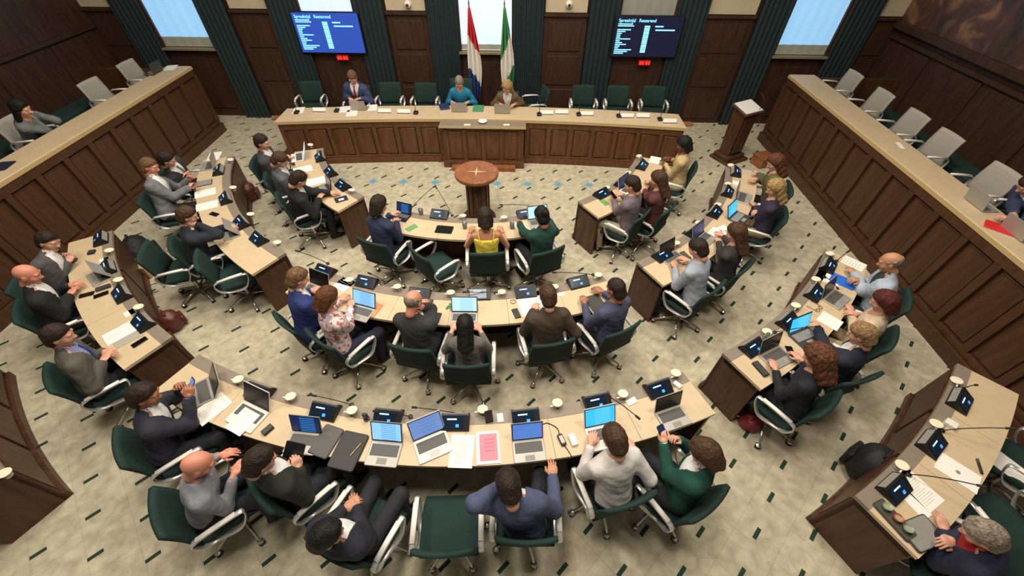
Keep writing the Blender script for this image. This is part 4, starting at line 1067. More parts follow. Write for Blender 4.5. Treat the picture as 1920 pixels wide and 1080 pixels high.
# galleries
P('person in grey blouse clapping in the left gallery', (38, 203), face=(1, .2, 0), pel_xy=(-7.98, 6.15), zs=GFLOOR, outfit='top', col='666a68', L=(66, 210, 1.66), Rr=(62, 214, 1.66), hair='long', hc='black', gaze=(0, 10), female=True, hands=('flat', 'flat'), back='greyback')
pp = atX(1912, 350, 6.55)
P('person in blue suit at the right edge of the gallery', (1935, 345), face=(-1, .1, 0), pel_xy=(6.62, 4.45), zs=GFLOOR, col='2c3450', L=(1888, 412, 1.46), Rr=(1895, 418, 1.46), hc='dark', gaze=(0, 25), back='greyback')
# ------------------------------------------------------------------ empty chairs
chair_px(845, 985, .45, -2, 'empty dark green swivel chair in the centre foreground')
chair_px(822, 500, .45, 40, 'empty dark green swivel chair turned right at innermost centre desk')
chair_px(352, 512, .40, 25, 'empty dark green swivel chair at second-row left desk, farther from the desk end')
chair_px(452, 528, .35, 22, 'empty dark green swivel chair at the near end of second-row left desk')
chair_px(1868, 985, .45, 25, 'empty dark green swivel chair at outermost right desk, nearer the camera')
chair_px(1915, 880, .45, 0, 'dark green swivel chair with papers on it at outermost right desk')
for i, (px, nm) in enumerate(((590, 'leftmost at the bench'), (735, 'right of the person in blue suit at the bench'), (800, 'left of the president seat at the bench'), (1093, 'at the bench below the right dome camera'), (1157, 'second from the right end of the bench'), (1223, 'rightmost at the bench'))):
    p = atY(px, 176, 9.35); chair((p.x, 9.08, .16), math.pi + R([6, 3, 0, 0, -3, -5][i]), 'empty green swivel chair ' + nm)
p = atY(1000, 182, 9.2); chair((p.x, 9.1, .16), math.pi-R(75), 'empty green swivel chair seen from the side behind the bench')
for i, (px, py) in enumerate(((1590, 160), (1645, 195), (1705, 237), (1763, 277), (1875, 332))):
    p = atX(px, py, 6.60); chair((6.36, p.y, GFLOOR), math.pi/2, ('farthest', 'second farthest', 'middle', 'second nearest', 'nearest')[i] + ' of five pale grey backed chairs in the right gallery', back='greyback', group='grey backed gallery chairs')
for i, (px, py) in enumerate(((245, 133), (176, 168))):
    p = atX(px, py, -8.05); chair((-7.80, p.y, GFLOOR), -math.pi/2, ('farthest', 'second farthest')[i] + ' pale grey backed chair in the left gallery', back='greyback', group='grey backed gallery chairs')
for x, ya, yc, lab in ((7.05, 4.9, 8.3, 'low dark green upholstered bench behind the grey chairs in the right gallery'), (-8.62, 5.6, 8.2, 'low dark green upholstered bench behind the grey chairs in the left gallery')):
    t = empty('upholstered_bench', (x, (ya+yc)/2, GFLOOR), label=lab, cat='bench')
    MB().rbox((0, 0, .40), (.42, yc-ya, .10), .03).build('seat_cushion', GREEN, t); MB().box((0, 0, .19), (.36, yc-ya-.1, .34)).build('bench_base', W_GAL, t)
# ------------------------------------------------------------------ things on the long outer desk
LD = DZ+.004
WHITE_L = mat('white_laptop', 'dcd8d0', .45)
laptop(376, 738, 30, 'open laptop with black screen before the person in navy suit holding a phone', 'dark', SILVER, 125)
console(490, 735, 0, 'black console behind the laptop with the big open booklet')
sheet_paper(398, 766, 14, 'left page of the open white booklet on the long outer desk', .21, .297, th=.006, name='booklet_page', lines=14)
laptop(464, 782, 6, 'laptop with black screen standing over white papers on the long outer desk', 'dark', WHITE_L, 118, .33, .23)
sheet_paper(455, 790, 8, 'white sheet lying on the keyboard of the black screened laptop', .20, .23, z=DZ+.017, th=.002, lines=10)
slab(503, 807, 20, 'black computer mouse left of the blue windowed laptop', .06, .10, .03, BLACK, 'computer_mouse', 'mouse', top=DARKGREY)
laptop(568, 832, -6, 'grey laptop showing a dark screen with a blue window', 'win', SILVER, 112, .29, .2)
console(612, 770, 0, 'black console behind the laptop with the blue window')
slab(612, 828, 8, 'dark grey tablet case beside the laptop with the blue window', .20, .29, .015, DARKGREY, 'tablet_case', 'tablet', top=KEYB)
slab(654, 846, 4, 'black leather folder hanging over the desk edge', .25, .34, .02, mat('black_leather', '1c1916', .5), 'folder', 'folder', top=mat('black_leather', '1c1916', .5))
t = empty('ballpoint_pen', *onz(668, 842, DZ+.022, 24), label='gold pen lying on the black leather folder', cat='pen')
MB().cyl((0, -.07, .005), (0, .06, .005), .0045, n=8).build('barrel', mat('brass', 'c9a66a', .3, metal=.7), t); MB().cyl((0, .06, .005), (0, .075, .005), .0035, .001, 8).build('tip', BLACK, t)
laptop(720, 852, 0, 'grey laptop showing a pale blue document beside the black folder', 'doc', SILVER, 116, .29, .22, keys=True)
console(730, 781, 0, 'black console behind the laptop with the pale blue document')
t = empty('phone_stand', *onz(688, 786, DZ, 0), label='small black phone stand behind the black folder', cat='stand')
MB().lathe([(.03, 0), (.03, .01), (.008, .016), (.008, .06)], 14).build('foot', BLACK, t); MB().rbox((0, 0, .075), (.05, .03, .06), .01).build('cradle', BLACK, t)
laptop(812, 838, -26, 'white laptop turned askew with a blue screen', 'slate', WHITE_L, 118, .31, .22)
console(855, 790, 0, 'black console with lit icon right of the askew white laptop')
t = empty('smartphone', *onz(917, 788, DZ, -10), label='black smartphone propped upright behind the pink document', cat='phone')
MB().rbox((0, 0, .075), (.074, .15, .009), .01, rot=Matrix.Rotation(R(70), 3, 'X')).build('body', BLACK, t); MB().box((0, .03, .035), (.05, .05, .07)).build('prop', DARKGREY, t)
slab(938, 784, -4, 'white card standing behind the pink document', .06, .09, .012, WHITEP, 'card', 'card', top=PAPER)
sheet_paper(866, 846, 3, 'white printed document left of the pink one', .21, .297, th=.006, lines=16)
sheet_paper(915, 839, -2, 'white document with a pink cover page', .21, .297, th=.008, lines=0)
pk = empty('paper', *onz(916, 838, DZ+.0085, -2), label='pink printed cover sheet on the white document', cat='paper')
MB().box((0, 0, .0008), (.16, .245, .0016)).build('sheet', mat('pink_paper', 'e88a96', .8), pk)
for k in range(4): MB().box((.01, .07-.035*k, .002), (.09, .006, .0008)).build('print', mat('print_pink', 'c06070', .8), pk)
laptop(992, 846, 0, 'grey laptop with a violet blue screen before the foreground blue blazer', 'blue', SILVER, 114, .29, .2)
console(985, 781, 0, 'black console behind the laptop with the violet blue screen')
t = empty('power_adapter', *onz(1053, 826, DZ, -12), label='black power adapter with its cable on the long outer desk', cat='adapter')
MB().rbox((0, 0, .015), (.05, .11, .03), .01).build('brick', BLACK, t); MB().box((0, 0, .0305), (.035, .07, .001)).build('rating_label', SILVER, t)
MB().tube(smoothpath([(0, .05, .012), (.01, .12, .008), (-.06, .2, .006), (-.14, .19, .006)]), .004, 6).build('cable', BLACK, t); MB().tube(smoothpath([(0, -.05, .012), (.012, -.10, .008), (.02, -.17, .004)]), .004, 6).build('cable', BLACK, t)
slab(1074, 826, -8, 'white wireless mouse left of the person in white shirt', .06, .11, .03, WHITEP, 'computer_mouse', 'mouse', top=WHITEP)
laptop(1133, 820, 0, 'white laptop with a bright cyan screen before the person in white shirt', 'cyan', WHITE_L, 116, .31, .22)
console(1118, 753, 0, 'black console behind the laptop with the bright cyan screen')
sheet_paper(1184, 753, -12, 'small white note beside the microphone on the long outer desk', .11, .06, lines=0, th=.01)
console(1232, 728, 0, 'black console near the right end of the long outer desk')
slab(1269, 723, -22, 'small white box at the right end of the long outer desk', .05, .08, .03, WHITEP, 'box', 'box', top=WHITEP)
laptop(1262, 785, 0, 'silver laptop with black screen before the emerald blazer', 'dark', SILVER, 105, .29, .2)
for (px, py, nm) in ((447, 712, 'left of the big open booklet'), (545, 744, 'between the booklet and blue window laptops'), (660, 770, 'behind the black leather folder'), (905, 768, 'behind the pink document'), (1045, 756, 'behind the power adapter'), (1168, 739, 'behind the small white note'), (1267, 700, 'at the right end of the long outer desk')):
    disc_lamp(px, py, 'round cream disc lamp ' + nm)
mic((868, 778), (778, 764), 'black gooseneck microphone behind the askew white laptop', z1=.92)
mic((660, 760), (590, 742), 'black gooseneck microphone behind the blue window laptop', z1=.92)
mic((1142, 745), (1195, 782), 'black gooseneck microphone beside the small white note', z1=.95)
mic((770, 782), (705, 771), 'black gooseneck microphone behind the pale blue document laptop', z1=.9)
# phones and tablet held in hands
def held(px, py, z, rx, rz, label, size=(.074, .15, .009), scr='doc'):
    p = at(px, py, z); t = empty('smartphone' if size[0] < .1 else 'tablet', p, rz, label=label, cat='phone' if size[0] < .1 else 'tablet')
    rot = Matrix.Rotation(rx, 3, 'X')
    MB().rbox((0, 0, 0), size, .012, rot=rot).build('body', BLACK, t); MB().box(rot @ Vector((0, 0, size[2]/2+.001)), (size[0]*.92, size[1]*.93, .001), rot).build('screen', SCR[scr], t)
held(359, 722, 1.02, R(50), R(-40), 'smartphone held up by the person in navy suit', scr='slate')
held(1243, 812, .97, R(35), R(30), 'smartphone held by the person in emerald blazer', scr='navy')
held(548, 858, .92, R(30), R(-10), 'dark tablet held by the person in dark olive suit', (.18, .25, .009), 'dark')
held(363, 345, .9, R(40), R(-80), 'smartphone held by the person in light grey suit', scr='dark')
held(1150, 366, .9, R(40), R(60), 'smartphone held by the person in mauve grey shirt', scr='dark')
# ------------------------------------------------------------------ outer left desk
laptop(187, 520, -8, 'silver laptop half open before the bald person in black suit', 'dark', SILVER, 60)
phone(163, 553, 20, 'black phone beside the bald person in black suit'); phone(190, 553, 10, 'dark phone right of the half open silver laptop'); phone(262, 642, 0, 'black phone at the near end of outer left desk')
slab(195, 541, 12, 'dark spectacle case behind the half open silver laptop', .06, .15, .03, DARKGREY, 'spectacle_case', 'case', top=DARKGREY)
slab(173, 474, 20, 'small black puck before the clasped hands at outer left desk', .08, .08, .025, BLACK, 'conference_puck', 'puck', top=DARKGREY)
console(192, 450, 0, 'black console at the far end of outer left desk'); console(205, 505, 0, 'black console beside the half open silver laptop', ); console(232, 553, 0, 'black console in the middle of outer left desk'); console(272, 606, 0, 'black console near the near end of outer left desk')
sheet_paper(226, 624, 3, 'white printed papers before the person in taupe suit', .21, .30, th=.006, lines=14); sheet_paper(240, 632, 8, 'thin notebook under the white papers at outer left desk', .20, .27, th=.004, lines=0, m=mat('grey_paper', 'a7a294', .8))
sheet_paper(243, 587, 0, 'small white note beside the third console at outer left desk', .10, .10, lines=0)
sheet_paper(195, 487, 0, 'small white card at the far half of outer left desk', .07, .10, lines=0)
for (px, py, nm) in ((205, 470, 'far end of'), (222, 525, 'middle of'), (260, 576, 'near half of')): disc_lamp(px, py, 'round cream disc lamp at the ' + nm + ' outer left desk')
disc_lamp(8, 888, 'round cream disc lamp on the desk cut off at the left')
# ------------------------------------------------------------------ second-row left desk
laptop(390, 312, 0, 'black screened laptop at the far end of second-row left desk', 'dark', SILVER, 100)
sheet_paper(402, 293, 0, 'white papers at the far end of second-row left desk', .3, .2, lines=6)
slab(383, 344, 0, 'grey tablet beside the light grey suit', .17, .24, .012, DARKGREY, 'tablet', 'tablet', top=KEYL)
sheet_paper(385, 362, 0, 'upper white printed paper before the light grey suit', lines=10); sheet_paper(388, 386, 6, 'lower white printed paper near the resting chin', lines=12)
phone(402, 402, 60, 'black phone below the white papers at second-row left desk')
laptop(432, 437, 10, 'half closed silver laptop under the hand at second-row left desk', 'dark', SILVER, 55)
console(412, 322, 0, 'black console at the far half of second-row left desk'); console(425, 375, 0, 'black console behind the printed papers at second-row left desk'); console(455, 420, 0, 'black console behind the half closed silver laptop'); console(488, 450, 0, 'black console at the near end of second-row left desk')
for (px, py, nm) in ((432, 300, 'far end of'), (437, 352, 'middle of'), (470, 402, 'near half of'), (520, 455, 'near end of')): disc_lamp(px, py, 'round cream disc lamp at the ' + nm + ' second-row left desk')
# ------------------------------------------------------------------ innermost left desk
laptop(558, 296, 0, 'white laptop with pale screen at the far end of innermost left desk', 'white', WHITE_L, 112)
sheet_paper(568, 318, 0, 'white papers before the mid grey suit', lines=8); sheet_paper(592, 340, 10, 'cream papers before the black suit at innermost left desk', lines=8)
laptop(604, 358, 10, 'dark laptop before the black suit at innermost left desk', 'dark', DARKGREY, 105)
slab(640, 374, 20, 'dark notebook with white card at the near end of innermost left desk', .14, .19, .012, BLACK, 'notebook', 'notebook', top=mat('navy_cover', '1d2438', .6)); sheet_paper(640, 374, 20, 'small white card on the dark notebook', .05, .08, z=DZ+.0145, lines=0, th=.002)
console(602, 297, 0, 'black console at the far end of innermost left desk'); console(622, 325, 0, 'black console in the middle of innermost left desk'); console(645, 350, 0, 'black console at the near end of innermost left desk')
for (px, py, nm) in ((582, 272, 'far end of'), (660, 357, 'near end of')): disc_lamp(px, py, 'round cream disc lamp at the ' + nm + ' innermost left desk')
# ------------------------------------------------------------------ innermost centre desk
laptop(752, 408, 0, 'tablet on a stand before the navy jacket at innermost centre desk', 'win', BLACK, 112, .25, .17)
slab(772, 428, 30, 'green and white leaflet on innermost centre desk', .12, .2, .006, WHITEP, 'leaflet', 'leaflet', top=mat('leaflet_green', '6f9a58', .7))
console(825, 404, 0, 'black console in the middle of innermost centre desk'); console(985, 403, 0, 'black console beside the bright laptop at innermost centre desk')
slab(833, 431, 0, 'black closed tablet on innermost centre desk', .25, .17, .012, BLACK, 'tablet', 'tablet')
tumbler(872, 428, 'drinking glass left of the yellow strap top'); tumbler(790, 402, 'drinking glass behind the green and white leaflet'); tumbler(960, 428, 'drinking glass right of the yellow strap top')
laptop(1012, 420, 4, 'laptop with bright white blue screen before the bottle green blazer', 'white', SILVER, 112)
sheet_paper(975, 424, -8, 'white paper beside the bottle green blazer', .15, .2, lines=5)
for (px, py, nm) in ((868, 405, 'left of the yellow strap top'), (945, 408, 'right of the yellow strap top')): disc_lamp(px, py, 'round cream disc lamp ' + nm)
mic((770, 394), (814, 350), 'gooseneck microphone leaning right at innermost centre desk', z1=1.02); mic((848, 405), (818, 352), 'gooseneck microphone leaning left at innermost centre desk', z1=1.02); mic((998, 388), (940, 384), 'gooseneck microphone behind the bottle green blazer', z1=.95)
# ------------------------------------------------------------------ innermost right desk
slab(1228, 301, 0, 'white tablet before the cream blouse', .25, .19, .012, WHITEP, 'tablet', 'tablet', top=PAPER)
console(1202, 312, 0, 'black console at the far end of innermost right desk'); console(1165, 345, 0, 'black console in the middle of innermost right desk'); console(1127, 365, 0, 'black console at the near end of innermost right desk')
laptop(1180, 356, 0, 'white laptop with navy screen before the mauve grey shirt', 'navy', WHITE_L, 105)
slab(1133, 380, 10, 'green leaflet at the near end of innermost right desk', .12, .2, .005, WHITEP, 'leaflet', 'leaflet', top=mat('leaflet_green', '6f9a58', .7))
for (px, py, nm) in ((1198, 293, 'far end of'), (1178, 324, 'middle of'), (1138, 352, 'near half of')): disc_lamp(px, py, 'round cream disc lamp at the ' + nm + ' innermost right desk')
# ------------------------------------------------------------------ second-row centre desk
laptop(588, 548, 2, 'laptop with black screen before the royal blue suit', 'dark', SILVER, 112)
sheet_paper(645, 533, 12, 'white crumpled papers behind the floral blouse', .2, .2, lines=5)
laptop(674, 588, 4, 'laptop with pale blue document before the floral blouse', 'doc', SILVER, 114)
slab(703, 582, 8, 'orange booklet right of the floral blouse', .10, .21, .01, mat('orange_cover', 'd98a5a', .7), 'booklet', 'booklet', top=mat('orange_cover', 'd98a5a', .7))
console(690, 530, 0, 'black console behind the laptop of the floral blouse'); console(788, 552, 0, 'black console with white text before the charcoal suit'); console(900, 552, 0, 'black console behind the laptop of the grey cardigan'); console(985, 548, 0, 'black console with white papers before the olive brown jacket'); console(1083, 530, 0, 'black console left of the slate blue sweater'); console(612, 510, 0, 'black console behind the royal blue suit')
phone(820, 596, 6, 'black phone right of the charcoal suit'); phone(968, 588, -12, 'black phone left of the olive brown jacket'); slab(806, 572, 4, 'dark spectacles case beside the charcoal suit', .05, .16, .02, DARKGREY, 'spectacle_case', 'case', top=DARKGREY)
laptop(870, 600, 1, 'laptop with white blue document before the grey cardigan', 'white', SILVER, 112)
t = empty('ribbon', *onz(846, 577, DZ), label='small green crumpled ribbon left of the white blue laptop', cat='ribbon')
for k in range(4): MB().tube(smoothpath([(0, 0, .01), (.03*math.cos(k*1.6), .03*math.sin(k*1.6), .03), (.06*math.cos(k*1.6+.4), .06*math.sin(k*1.6+.4), .008)]), .009, 6).build('fold', mat('ribbon_green', '3f9a4a', .6), t)
sheet_paper(990, 574, -4, 'white papers before the olive brown jacket', lines=9); sheet_paper(1012, 562, -10, 'narrow white sheet right of the olive jacket papers', .10, .28, lines=0); sheet_paper(1052, 552, -6, 'small white note in the right half of second-row centre desk', .09, .05, lines=0)
t = empty('bracelet', *onz(962, 566, DZ), label='small brown bracelet above the black phone', cat='bracelet'); MB().tube([(.03*math.cos(a), .03*math.sin(a), .005) for a in [k*math.pi/6 for k in range(12)]], .004, 6, True).build('band', mat('bracelet_brown', '7a5238', .5), t)
slab(1117, 570, -2, 'dark grey folder under the hands of the slate blue sweater', .22, .30, .012, mat('folder_board', 'd6c6a6', .7), 'folder', 'folder', top=mat('folder_dark', '3b3833', .6))
for (px, py, nm) in ((655, 525, 'behind the floral blouse'), (745, 538, 'left of the charcoal suit'), (845, 549, 'left of the white blue laptop'), (941, 548, 'left of the olive brown jacket'), (1040, 538, 'right of the olive brown jacket'), (1122, 516, 'at the right end of second-row centre desk')): disc_lamp(px, py, 'round cream disc lamp ' + nm)
mic((615, 495), (558, 471), 'gooseneck microphone behind the royal blue suit', z1=.95); mic((722, 530), (694, 513), 'gooseneck microphone behind the floral blouse', z1=.95); mic((1112, 516), (1040, 511), 'gooseneck microphone behind the slate blue sweater', z1=.92); mic((930, 550), (872, 548), 'gooseneck microphone behind the grey cardigan', z1=.9)
# ------------------------------------------------------------------ second-row right desk
laptop(1395, 372, 0, 'laptop with black screen at the far half of second-row right desk', 'dark', SILVER, 105)
laptop(1386, 410, 8, 'laptop with light blue screen in the middle of second-row right desk', 'cyan', DARKGREY, 112)
laptop(1322, 450, 0, 'laptop with navy blue lid at second-row right desk', 'navy', SILVER, 110)
laptop(1262, 486, 0, 'laptop with black screen before the pale blue shirt', 'dark', SILVER, 108)
sheet_paper(1350, 440, 0, 'white printed papers before the charcoal blouse', lines=10); sheet_paper(1355, 428, 20, 'red edged white card behind the charcoal blouse', .15, .1, lines=0)
slab(1285, 480, 12, 'dark olive case beside the pale blue shirt', .07, .16, .02, mat('olive_case', '4a4a34', .6), 'case', 'case', top=mat('olive_case', '4a4a34', .6))
sheet_paper(1380, 345, 0, 'white tissue at the far half of second-row right desk', .12, .12, lines=0, th=.02)
console(1378, 325, 0, 'black console at the far end of second-row right desk'); console(1362, 362, 0, 'black console beside the black screened laptop at second-row right desk'); console(1338, 400, 0, 'black console in the middle of second-row right desk'); console(1300, 437, 0, 'black console behind the navy blue lid'); console(1240, 480, 0, 'black console at the near end of second-row right desk')
for (px, py, nm) in ((1370, 310, 'far end of'), (1365, 345, 'far half of'), (1346, 384, 'middle of'), (1310, 418, 'near half of'), (1268, 456, 'near end of')): disc_lamp(px, py, 'round cream disc lamp at the ' + nm + ' second-row right desk')
# ------------------------------------------------------------------ outer right desk
slab(1580, 528, 0, 'bright blue folder before the pale blue jacket', .2, .28, .01, mat('blue_folder', '2a6ad0', .5), 'folder', 'folder', top=mat('blue_folder', '2a6ad0', .5))
sheet_paper(1552, 522, 0, 'white papers left of the bright blue folder', .21, .26, lines=0); sheet_paper(1600, 494, 10, 'white leaflet with green leaves at the far end of outer right desk', .2, .26, lines=6, lm=mat('print_green', '5fae5a', .7))
laptop(1568, 562, 8, 'silver laptop before the cream cardigan', 'dark', SILVER, 108)
t = empty('spectacles', *onz(1535, 580, DZ), label='pair of brown spectacles on outer right desk', cat='glasses')
for s_ in (-1, 1):
    MB().tube([(s_*.035+.025*math.cos(a), .02*math.sin(a), .012) for a in [k*math.pi/6 for k in range(12)]], .003, 6, True).build('rim', mat('spectacle_brown', '5a3a22', .4), t); MB().tube([(s_*.06, 0, .012), (s_*.062, .12, .008)], .003, 6).build('temple', mat('spectacle_brown', '5a3a22', .4), t)
sheet_paper(1556, 602, 0, 'white paper before the reaching arm', .2, .22, lines=4)
laptop(1510, 634, 14, 'laptop with bright cyan screen at outer right desk', 'cyan', DARKGREY, 108)
laptop(1456, 672, 6, 'laptop with black screen before the black jacket', 'dark', SILVER, 105)
slab(1425, 693, 10, 'black spectacle case at the near end of outer right desk', .07, .18, .03, BLACK, 'spectacle_case', 'case', top=DARKGREY); phone(1482, 660, 40, 'black phone right of the black jacket laptop')
console(1550, 500, 0, 'black console at the far end of outer right desk'); console(1524, 551, 0, 'black console behind the silver laptop at outer right desk'); console(1474, 604, 0, 'black console behind the bright cyan laptop'); console(1408, 652, 0, 'black console at the near end of outer right desk')
for (px, py, nm) in ((1556, 476, 'far end of'), (1530, 524, 'far half of'), (1492, 573, 'middle of'), (1438, 622, 'near half of')): disc_lamp(px, py, 'round cream disc lamp at the ' + nm + ' outer right desk')
mic((1452, 624), (1532, 612), 'gooseneck microphone over the bright cyan laptop', z1=.95); mic((1545, 520), (1570, 540), 'gooseneck microphone over the silver laptop', z1=.95); mic((1568, 490), (1590, 472), 'gooseneck microphone at the far end of outer right desk', z1=.95)
tumbler(1435, 638, 'drinking glass beside the bright cyan laptop')
# ------------------------------------------------------------------ outermost right desk
console(1795, 752, 0, 'black console at the far end of outermost right desk'); console(1742, 832, 0, 'black console in the middle of outermost right desk'); console(1672, 915, 0, 'black console at the near end of outermost right desk')
for (px, py, nm) in ((1793, 714, 'far end of'), (1755, 795, 'middle of'), (1691, 873, 'near end of')): disc_lamp(px, py, 'round cream disc lamp at the ' + nm + ' outermost right desk')
mic((1702, 890), (1838, 911), 'long gooseneck microphone over the papers at outermost right desk', z1=1.05); mic((1765, 808), (1892, 803), 'long gooseneck microphone in the middle of outermost right desk', z1=1.05); mic((1803, 730), (1830, 722), 'short gooseneck microphone at the far end of outermost right desk', z1=1.0)
sheet_paper(1722, 918, 4, 'white printed papers at the near half of outermost right desk', .21, .297, lines=14); sheet_paper(1715, 945, 8, 'narrow white envelope below the printed papers', .10, .22, lines=0)
t = sheet_paper(1795, 886, -8, 'white document with a grey emblem on outermost right desk', .21, .297, th=.008, lines=0)
MB().lathe([(.018, .008), (.018, .009), (.001, .009)], 12).build('emblem', mat('emblem_grey', '8a8680', .8), t)
slab(1780, 797, 0, 'small white box in the middle of outermost right desk', .08, .09, .04, WHITEP, 'box', 'box', top=WHITEP)
t = empty('marker_pen', *onz(1835, 875, DZ, 60), label='black marker pen beside the emblem document', cat='pen'); MB().cyl((0, -.07, .01), (0, .03, .01), .01).build('barrel', BLACK, t); MB().cyl((0, .03, .01), (0, .07, .01), .0105).build('cap', DARKGREY, t)
t = empty('drinks_tray', *onz(1676, 975, DZ, 6), label='dark narrow tray with cups at the near end of outermost right desk', cat='tray')
MB().rbox((0, 0, .008), (.13, .30, .016), .02).build('tray_plate', mat('tray_dark', '3a352c', .5), t); MB().rbox((0, 0, .018), (.115, .285, .006), .02).build('tray_mat', mat('tray_mat', '4a463a', .7), t)
for k, (cx_, cy_, c__, lab) in enumerate(((0, .09, '8fa08a', 'green glass cup on the dark tray'), (0, 0, 'b04a3a', 'small red and white cup on the dark tray'), (0, -.08, '7f8f84', 'small grey glass cup on the dark tray'))):
    M_ = Matrix.Rotation(t.rotation_euler.z, 3, 'Z') @ Vector((cx_, cy_, .021)); q = empty('cup', Vector(t.location)+M_, 0, label=lab, cat='cup')
    MB().lathe([(.022, 0), (.034, .045), (.031, .045), (.02, .006), (.001, .006)], 16).build('bowl', mat('cup_'+c__, c__, .25), q, smooth=True); MB().lathe([(.001, .03), (.027, .031), (.001, .032)], 12).build('drink', mat('tea', '9aa07a', .2), q)
slab(1726, 1000, 12, 'closed grey laptop before the navy suit over red sweater', .30, .21, .018, DARKGREY, 'laptop', 'laptop', top=KEYL)
# ------------------------------------------------------------------ bags on the floor
def bag(name, label, px, py, sx, sy, sz, m, turn=0, cat='bag', pocket=True):
    p = at(px, py, sz*.5); t = empty(name, (p.x, p.y, 0), rotz_in(p, turn), label=label, cat=cat)
    f = lambda q: U(.06, ell(q, (0, 0, sz*.42), (sx*.5, sy*.5, sz*.45)), ell(q, (0, .02, sz*.25), (sx*.48, sy*.52, sz*.27)), ell(q, (.0, -.02, sz*.68), (sx*.40, sy*.36, sz*.3))) + .006*np.sin(q[:, 0]*40+q[:, 2]*30)*np.sin(q[:, 1]*37)
    Pb, Qb = nets(f, (-sx*.7, -sy*.7, .0), (sx*.7, sy*.7, sz*1.15), .015); Pb[:, 2] = np.maximum(Pb[:, 2], .004); link('bag_body', npmesh('bag_body', relax(Pb, Qb), Qb, [m]), t)
    MB().tube(smoothpath([(-.06, 0, sz*.92), (-.05, 0, sz*1.05), (.05, 0, sz*1.05), (.06, 0, sz*.92)]), .010, 8).build('handle', m, t, smooth=True)
    if pocket: MB().rbox((0, -sy*.5, sz*.35), (sx*.6, .05, sz*.4), .02).build('front_pocket', m, t)
    return t
BAGB = mat('black_nylon', '17171a', .7, bump=.3, bscale=60); BAGR = mat('brown_leather', '5a2c20', .45, var=.15, bump=.2, bscale=40)
bag('backpack', 'black backpack on the floor behind outer left desk', 258, 470, .50, .42, .50, BAGB, 180, 'backpack')
bag('backpack', 'black backpack on the floor behind outermost right desk', 1637, 868, .42, .34, .46, BAGB, 180, 'backpack')
bag('leather_bag', 'red brown leather bag on the floor behind the near end of outer left desk', 318, 600, .28, .26, .30, BAGR, 180)
bag('leather_bag', 'red brown leather bag on the floor behind second-row left desk', 465, 358, .30, .28, .34, BAGR, 180)
bag('leather_bag', 'small dark red bag on the floor under the near end of outer right desk', 1408, 790, .2, .2, .2, mat('dark_red_leather', '6a1c22', .5), 0, pocket=False)
t = empty('paper_bag', at(278, 517, 0), 0, label='beige paper bag beside the black backpack on the left', cat='bag'); MB().rbox((0, 0, .11), (.2, .14, .22), .01, taper=.9).build('bag_body', mat('kraft_paper', 'a98a66', .8, bump=.4, bscale=25), t); MB().tube(smoothpath([(-.05, .05, .22), (-.04, .05, .3), (.04, .05, .3), (.05, .05, .22)]), .005, 6).build('handle', mat('kraft_paper', 'a98a66', .8), t)
p = at(292, 540, 0); t = empty('cable_loop', p, 0, label='dark cable looped on the carpet beside the beige paper bag', cat='cable'); MB().tube(smoothpath([(.12*math.cos(a), .10*math.sin(a), .006) for a in [k*.7 for k in range(9)]]), .005, 6).build('cable', DARKGREY, t)
# papers on the chair at the right edge
p = at(1890, 872, .50); t = empty('paper', (p.x, p.y, SEAT_Z+.012), .5, label='white papers on the green chair at the right edge', cat='paper'); MB().box((0, 0, .004), (.21, .297, .008)).build('sheet', PAPER, t)
# ------------------------------------------------------------------ presiding bench things
def bz(px, py): p = at(px, py, BZ); return p
def blap(px, py, label):
    p = bz(px, py); laptop(0, 0, 0, label, 'dark', SILVER, 105, loc=(p.x, p.y+.04, BZ), rz=math.pi)
blap(676, 205, 'laptop seen from behind before the blue suit and red tie'); blap(862, 208, 'laptop seen from behind before the teal blouse'); blap(942, 211, 'laptop seen from behind before the brown jacket')
slab(0, 0, 0, 'green folder between the two middle laptops on the bench', .22, .3, .02, mat('green_folder', '3f8a5a', .6), 'folder', 'folder', top=mat('green_folder', '3f8a5a', .6), loc=(bz(897, 204).x, bz(897, 204).y, BZ), rz=0)
slab(0, 0, 0, 'navy blue folder left of the teal blouse on the bench', .2, .28, .03, mat('navy_folder', '232c58', .6), 'folder', 'folder', top=mat('navy_folder', '232c58', .6), loc=(bz(833, 201).x, bz(833, 201).y, BZ), rz=.3)
for px, py, nm in ((647, 205, 'left of the blue suit'), (697, 202, 'right of the blue suit'), (560, 207, 'near the left end of the bench'), (660, 212, 'in front of the blue suit laptop')):
    p = bz(px, py); sheet_paper(0, 0, 0, 'white papers on the bench ' + nm, lines=6, loc=(p.x, p.y, BZ), rz=.2)
for px, py, nm in ((600, 208, 'second from the left end'), (722, 210, 'right of the blue suit papers'), (758, 211, 'below the left dome camera'), (1025, 213, 'right of the brown jacket'), (1053, 212, 'left of the empty chairs'), (1100, 215, 'below the right dome camera'), (1175, 219, 'in front of the rightmost chairs'), (1205, 219, 'second from the right end'), (1255, 229, 'at the right end')):
    p = bz(px, py); t = empty('name_plate', (p.x, p.y, BZ), 0, label='white tent name plate on the bench ' + nm, cat='sign', group='name plates on the bench')
    V = [(-.13, -.04, 0), (.13, -.04, 0), (.13, .04, 0), (-.13, .04, 0), (-.13, 0, .07), (.13, 0, .07)]
    MB().add(V, [(0, 1, 5, 4), (2, 3, 4, 5), (0, 4, 3), (1, 2, 5), (0, 3, 2, 1)]).build('card', PAPER, t); MB().box((0, -.045, .004), (.27, .02, .008)).build('holder', DARKGREY, t)
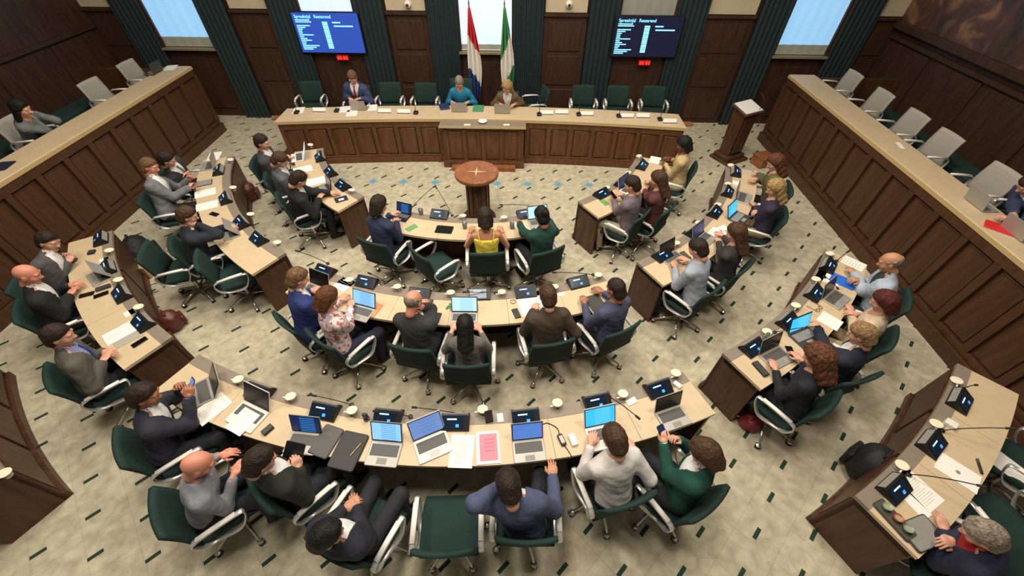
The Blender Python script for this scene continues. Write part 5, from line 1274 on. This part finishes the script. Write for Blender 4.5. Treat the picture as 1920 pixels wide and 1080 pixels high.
for px, py, nm in ((557, 212, 'left end'), (632, 209, 'left of the blue suit'), (780, 213, 'under the left dome camera'), (1011, 216, 'right of the brown jacket'), (1085, 216, 'under the right dome camera'), (1160, 219, 'before the rightmost chairs'), (1237, 225, 'right end')):
    p = bz(px, py); t = empty('bench_microphone', (p.x, p.y, BZ), 0, label='upright gooseneck microphone on the bench, ' + nm, cat='microphone', group='bench microphones')
    MB().rbox((0, 0, .02), (.09, .12, .04), .015).build('base', BLACK, t); MB().tube(smoothpath([(0, 0, .03), (0, .01, .18), (0, .05, .30)]), .006, 6).build('gooseneck', BLACK, t); MB().cyl((0, .045, .29), (0, .065, .34), .011).build('microphone_head', RUBBER, t)
for px, py, nm in ((876, 234, 'left'), (950, 234, 'right')):
    p = at(px, py, .875); t = empty('paper', (p.x, p.y, .873), .1, label='small white card on the %s of the bench centre ledge' % nm, cat='card'); MB().box((0, 0, .003), (.12, .06, .006)).build('sheet', PAPER, t)
p = at(905, 230, .875); t = empty('white_bowl', (p.x, p.y, .873), 0, label='shallow white bowl in the middle of the bench centre ledge', cat='bowl'); MB().lathe([(.04, 0), (.09, .04), (.085, .04), (.038, .008), (.001, .008)], 20).build('bowl', WHITEP, t, smooth=True)
# ------------------------------------------------------------------ gallery things
GZ = GTOP
p = at(1832, 385, GZ); laptop(0, 0, 0, 'silver laptop seen from behind on the right gallery counter', 'dark', SILVER, 105, loc=(p.x+.05, p.y, GZ), rz=math.pi/2)
p = at(1903, 440, GZ); laptop(0, 0, 0, 'grey laptop at the right edge on the right gallery counter', 'dark', SILVER, 105, loc=(p.x+.05, p.y, GZ), rz=math.pi/2)
p = at(1873, 428, GZ); slab(0, 0, 0, 'bright red folder on the right gallery counter', .2, .28, .012, mat('red_folder', 'd02a2a', .5), 'folder', 'folder', top=mat('red_folder', 'd02a2a', .5), loc=(p.x, p.y, GZ), rz=.8)
p = at(1688, 273, GZ); sheet_paper(0, 0, 0, 'small white card on the right gallery counter', .06, .2, lines=0, loc=(p.x, p.y, GZ), rz=-.2)
p = at(292, 137, GZ); laptop(0, 0, 0, 'dark laptop on the far end of the left gallery counter', 'dark', DARKGREY, 100, loc=(p.x-.05, p.y, GZ), rz=-math.pi/2)
p = at(325, 127, GZ); sheet_paper(0, 0, 0, 'white papers on the far end of the left gallery counter', .2, .3, lines=0, loc=(p.x-.05, p.y, GZ), rz=.3)
p = at(6, 312, GZ); slab(0, 0, 0, 'dark blue tablet at the left edge of the left gallery counter', .2, .26, .01, BLACK, 'tablet', 'tablet', top=mat('navy_cover', '1d2438', .6), loc=(p.x, p.y, GZ), rz=.2)
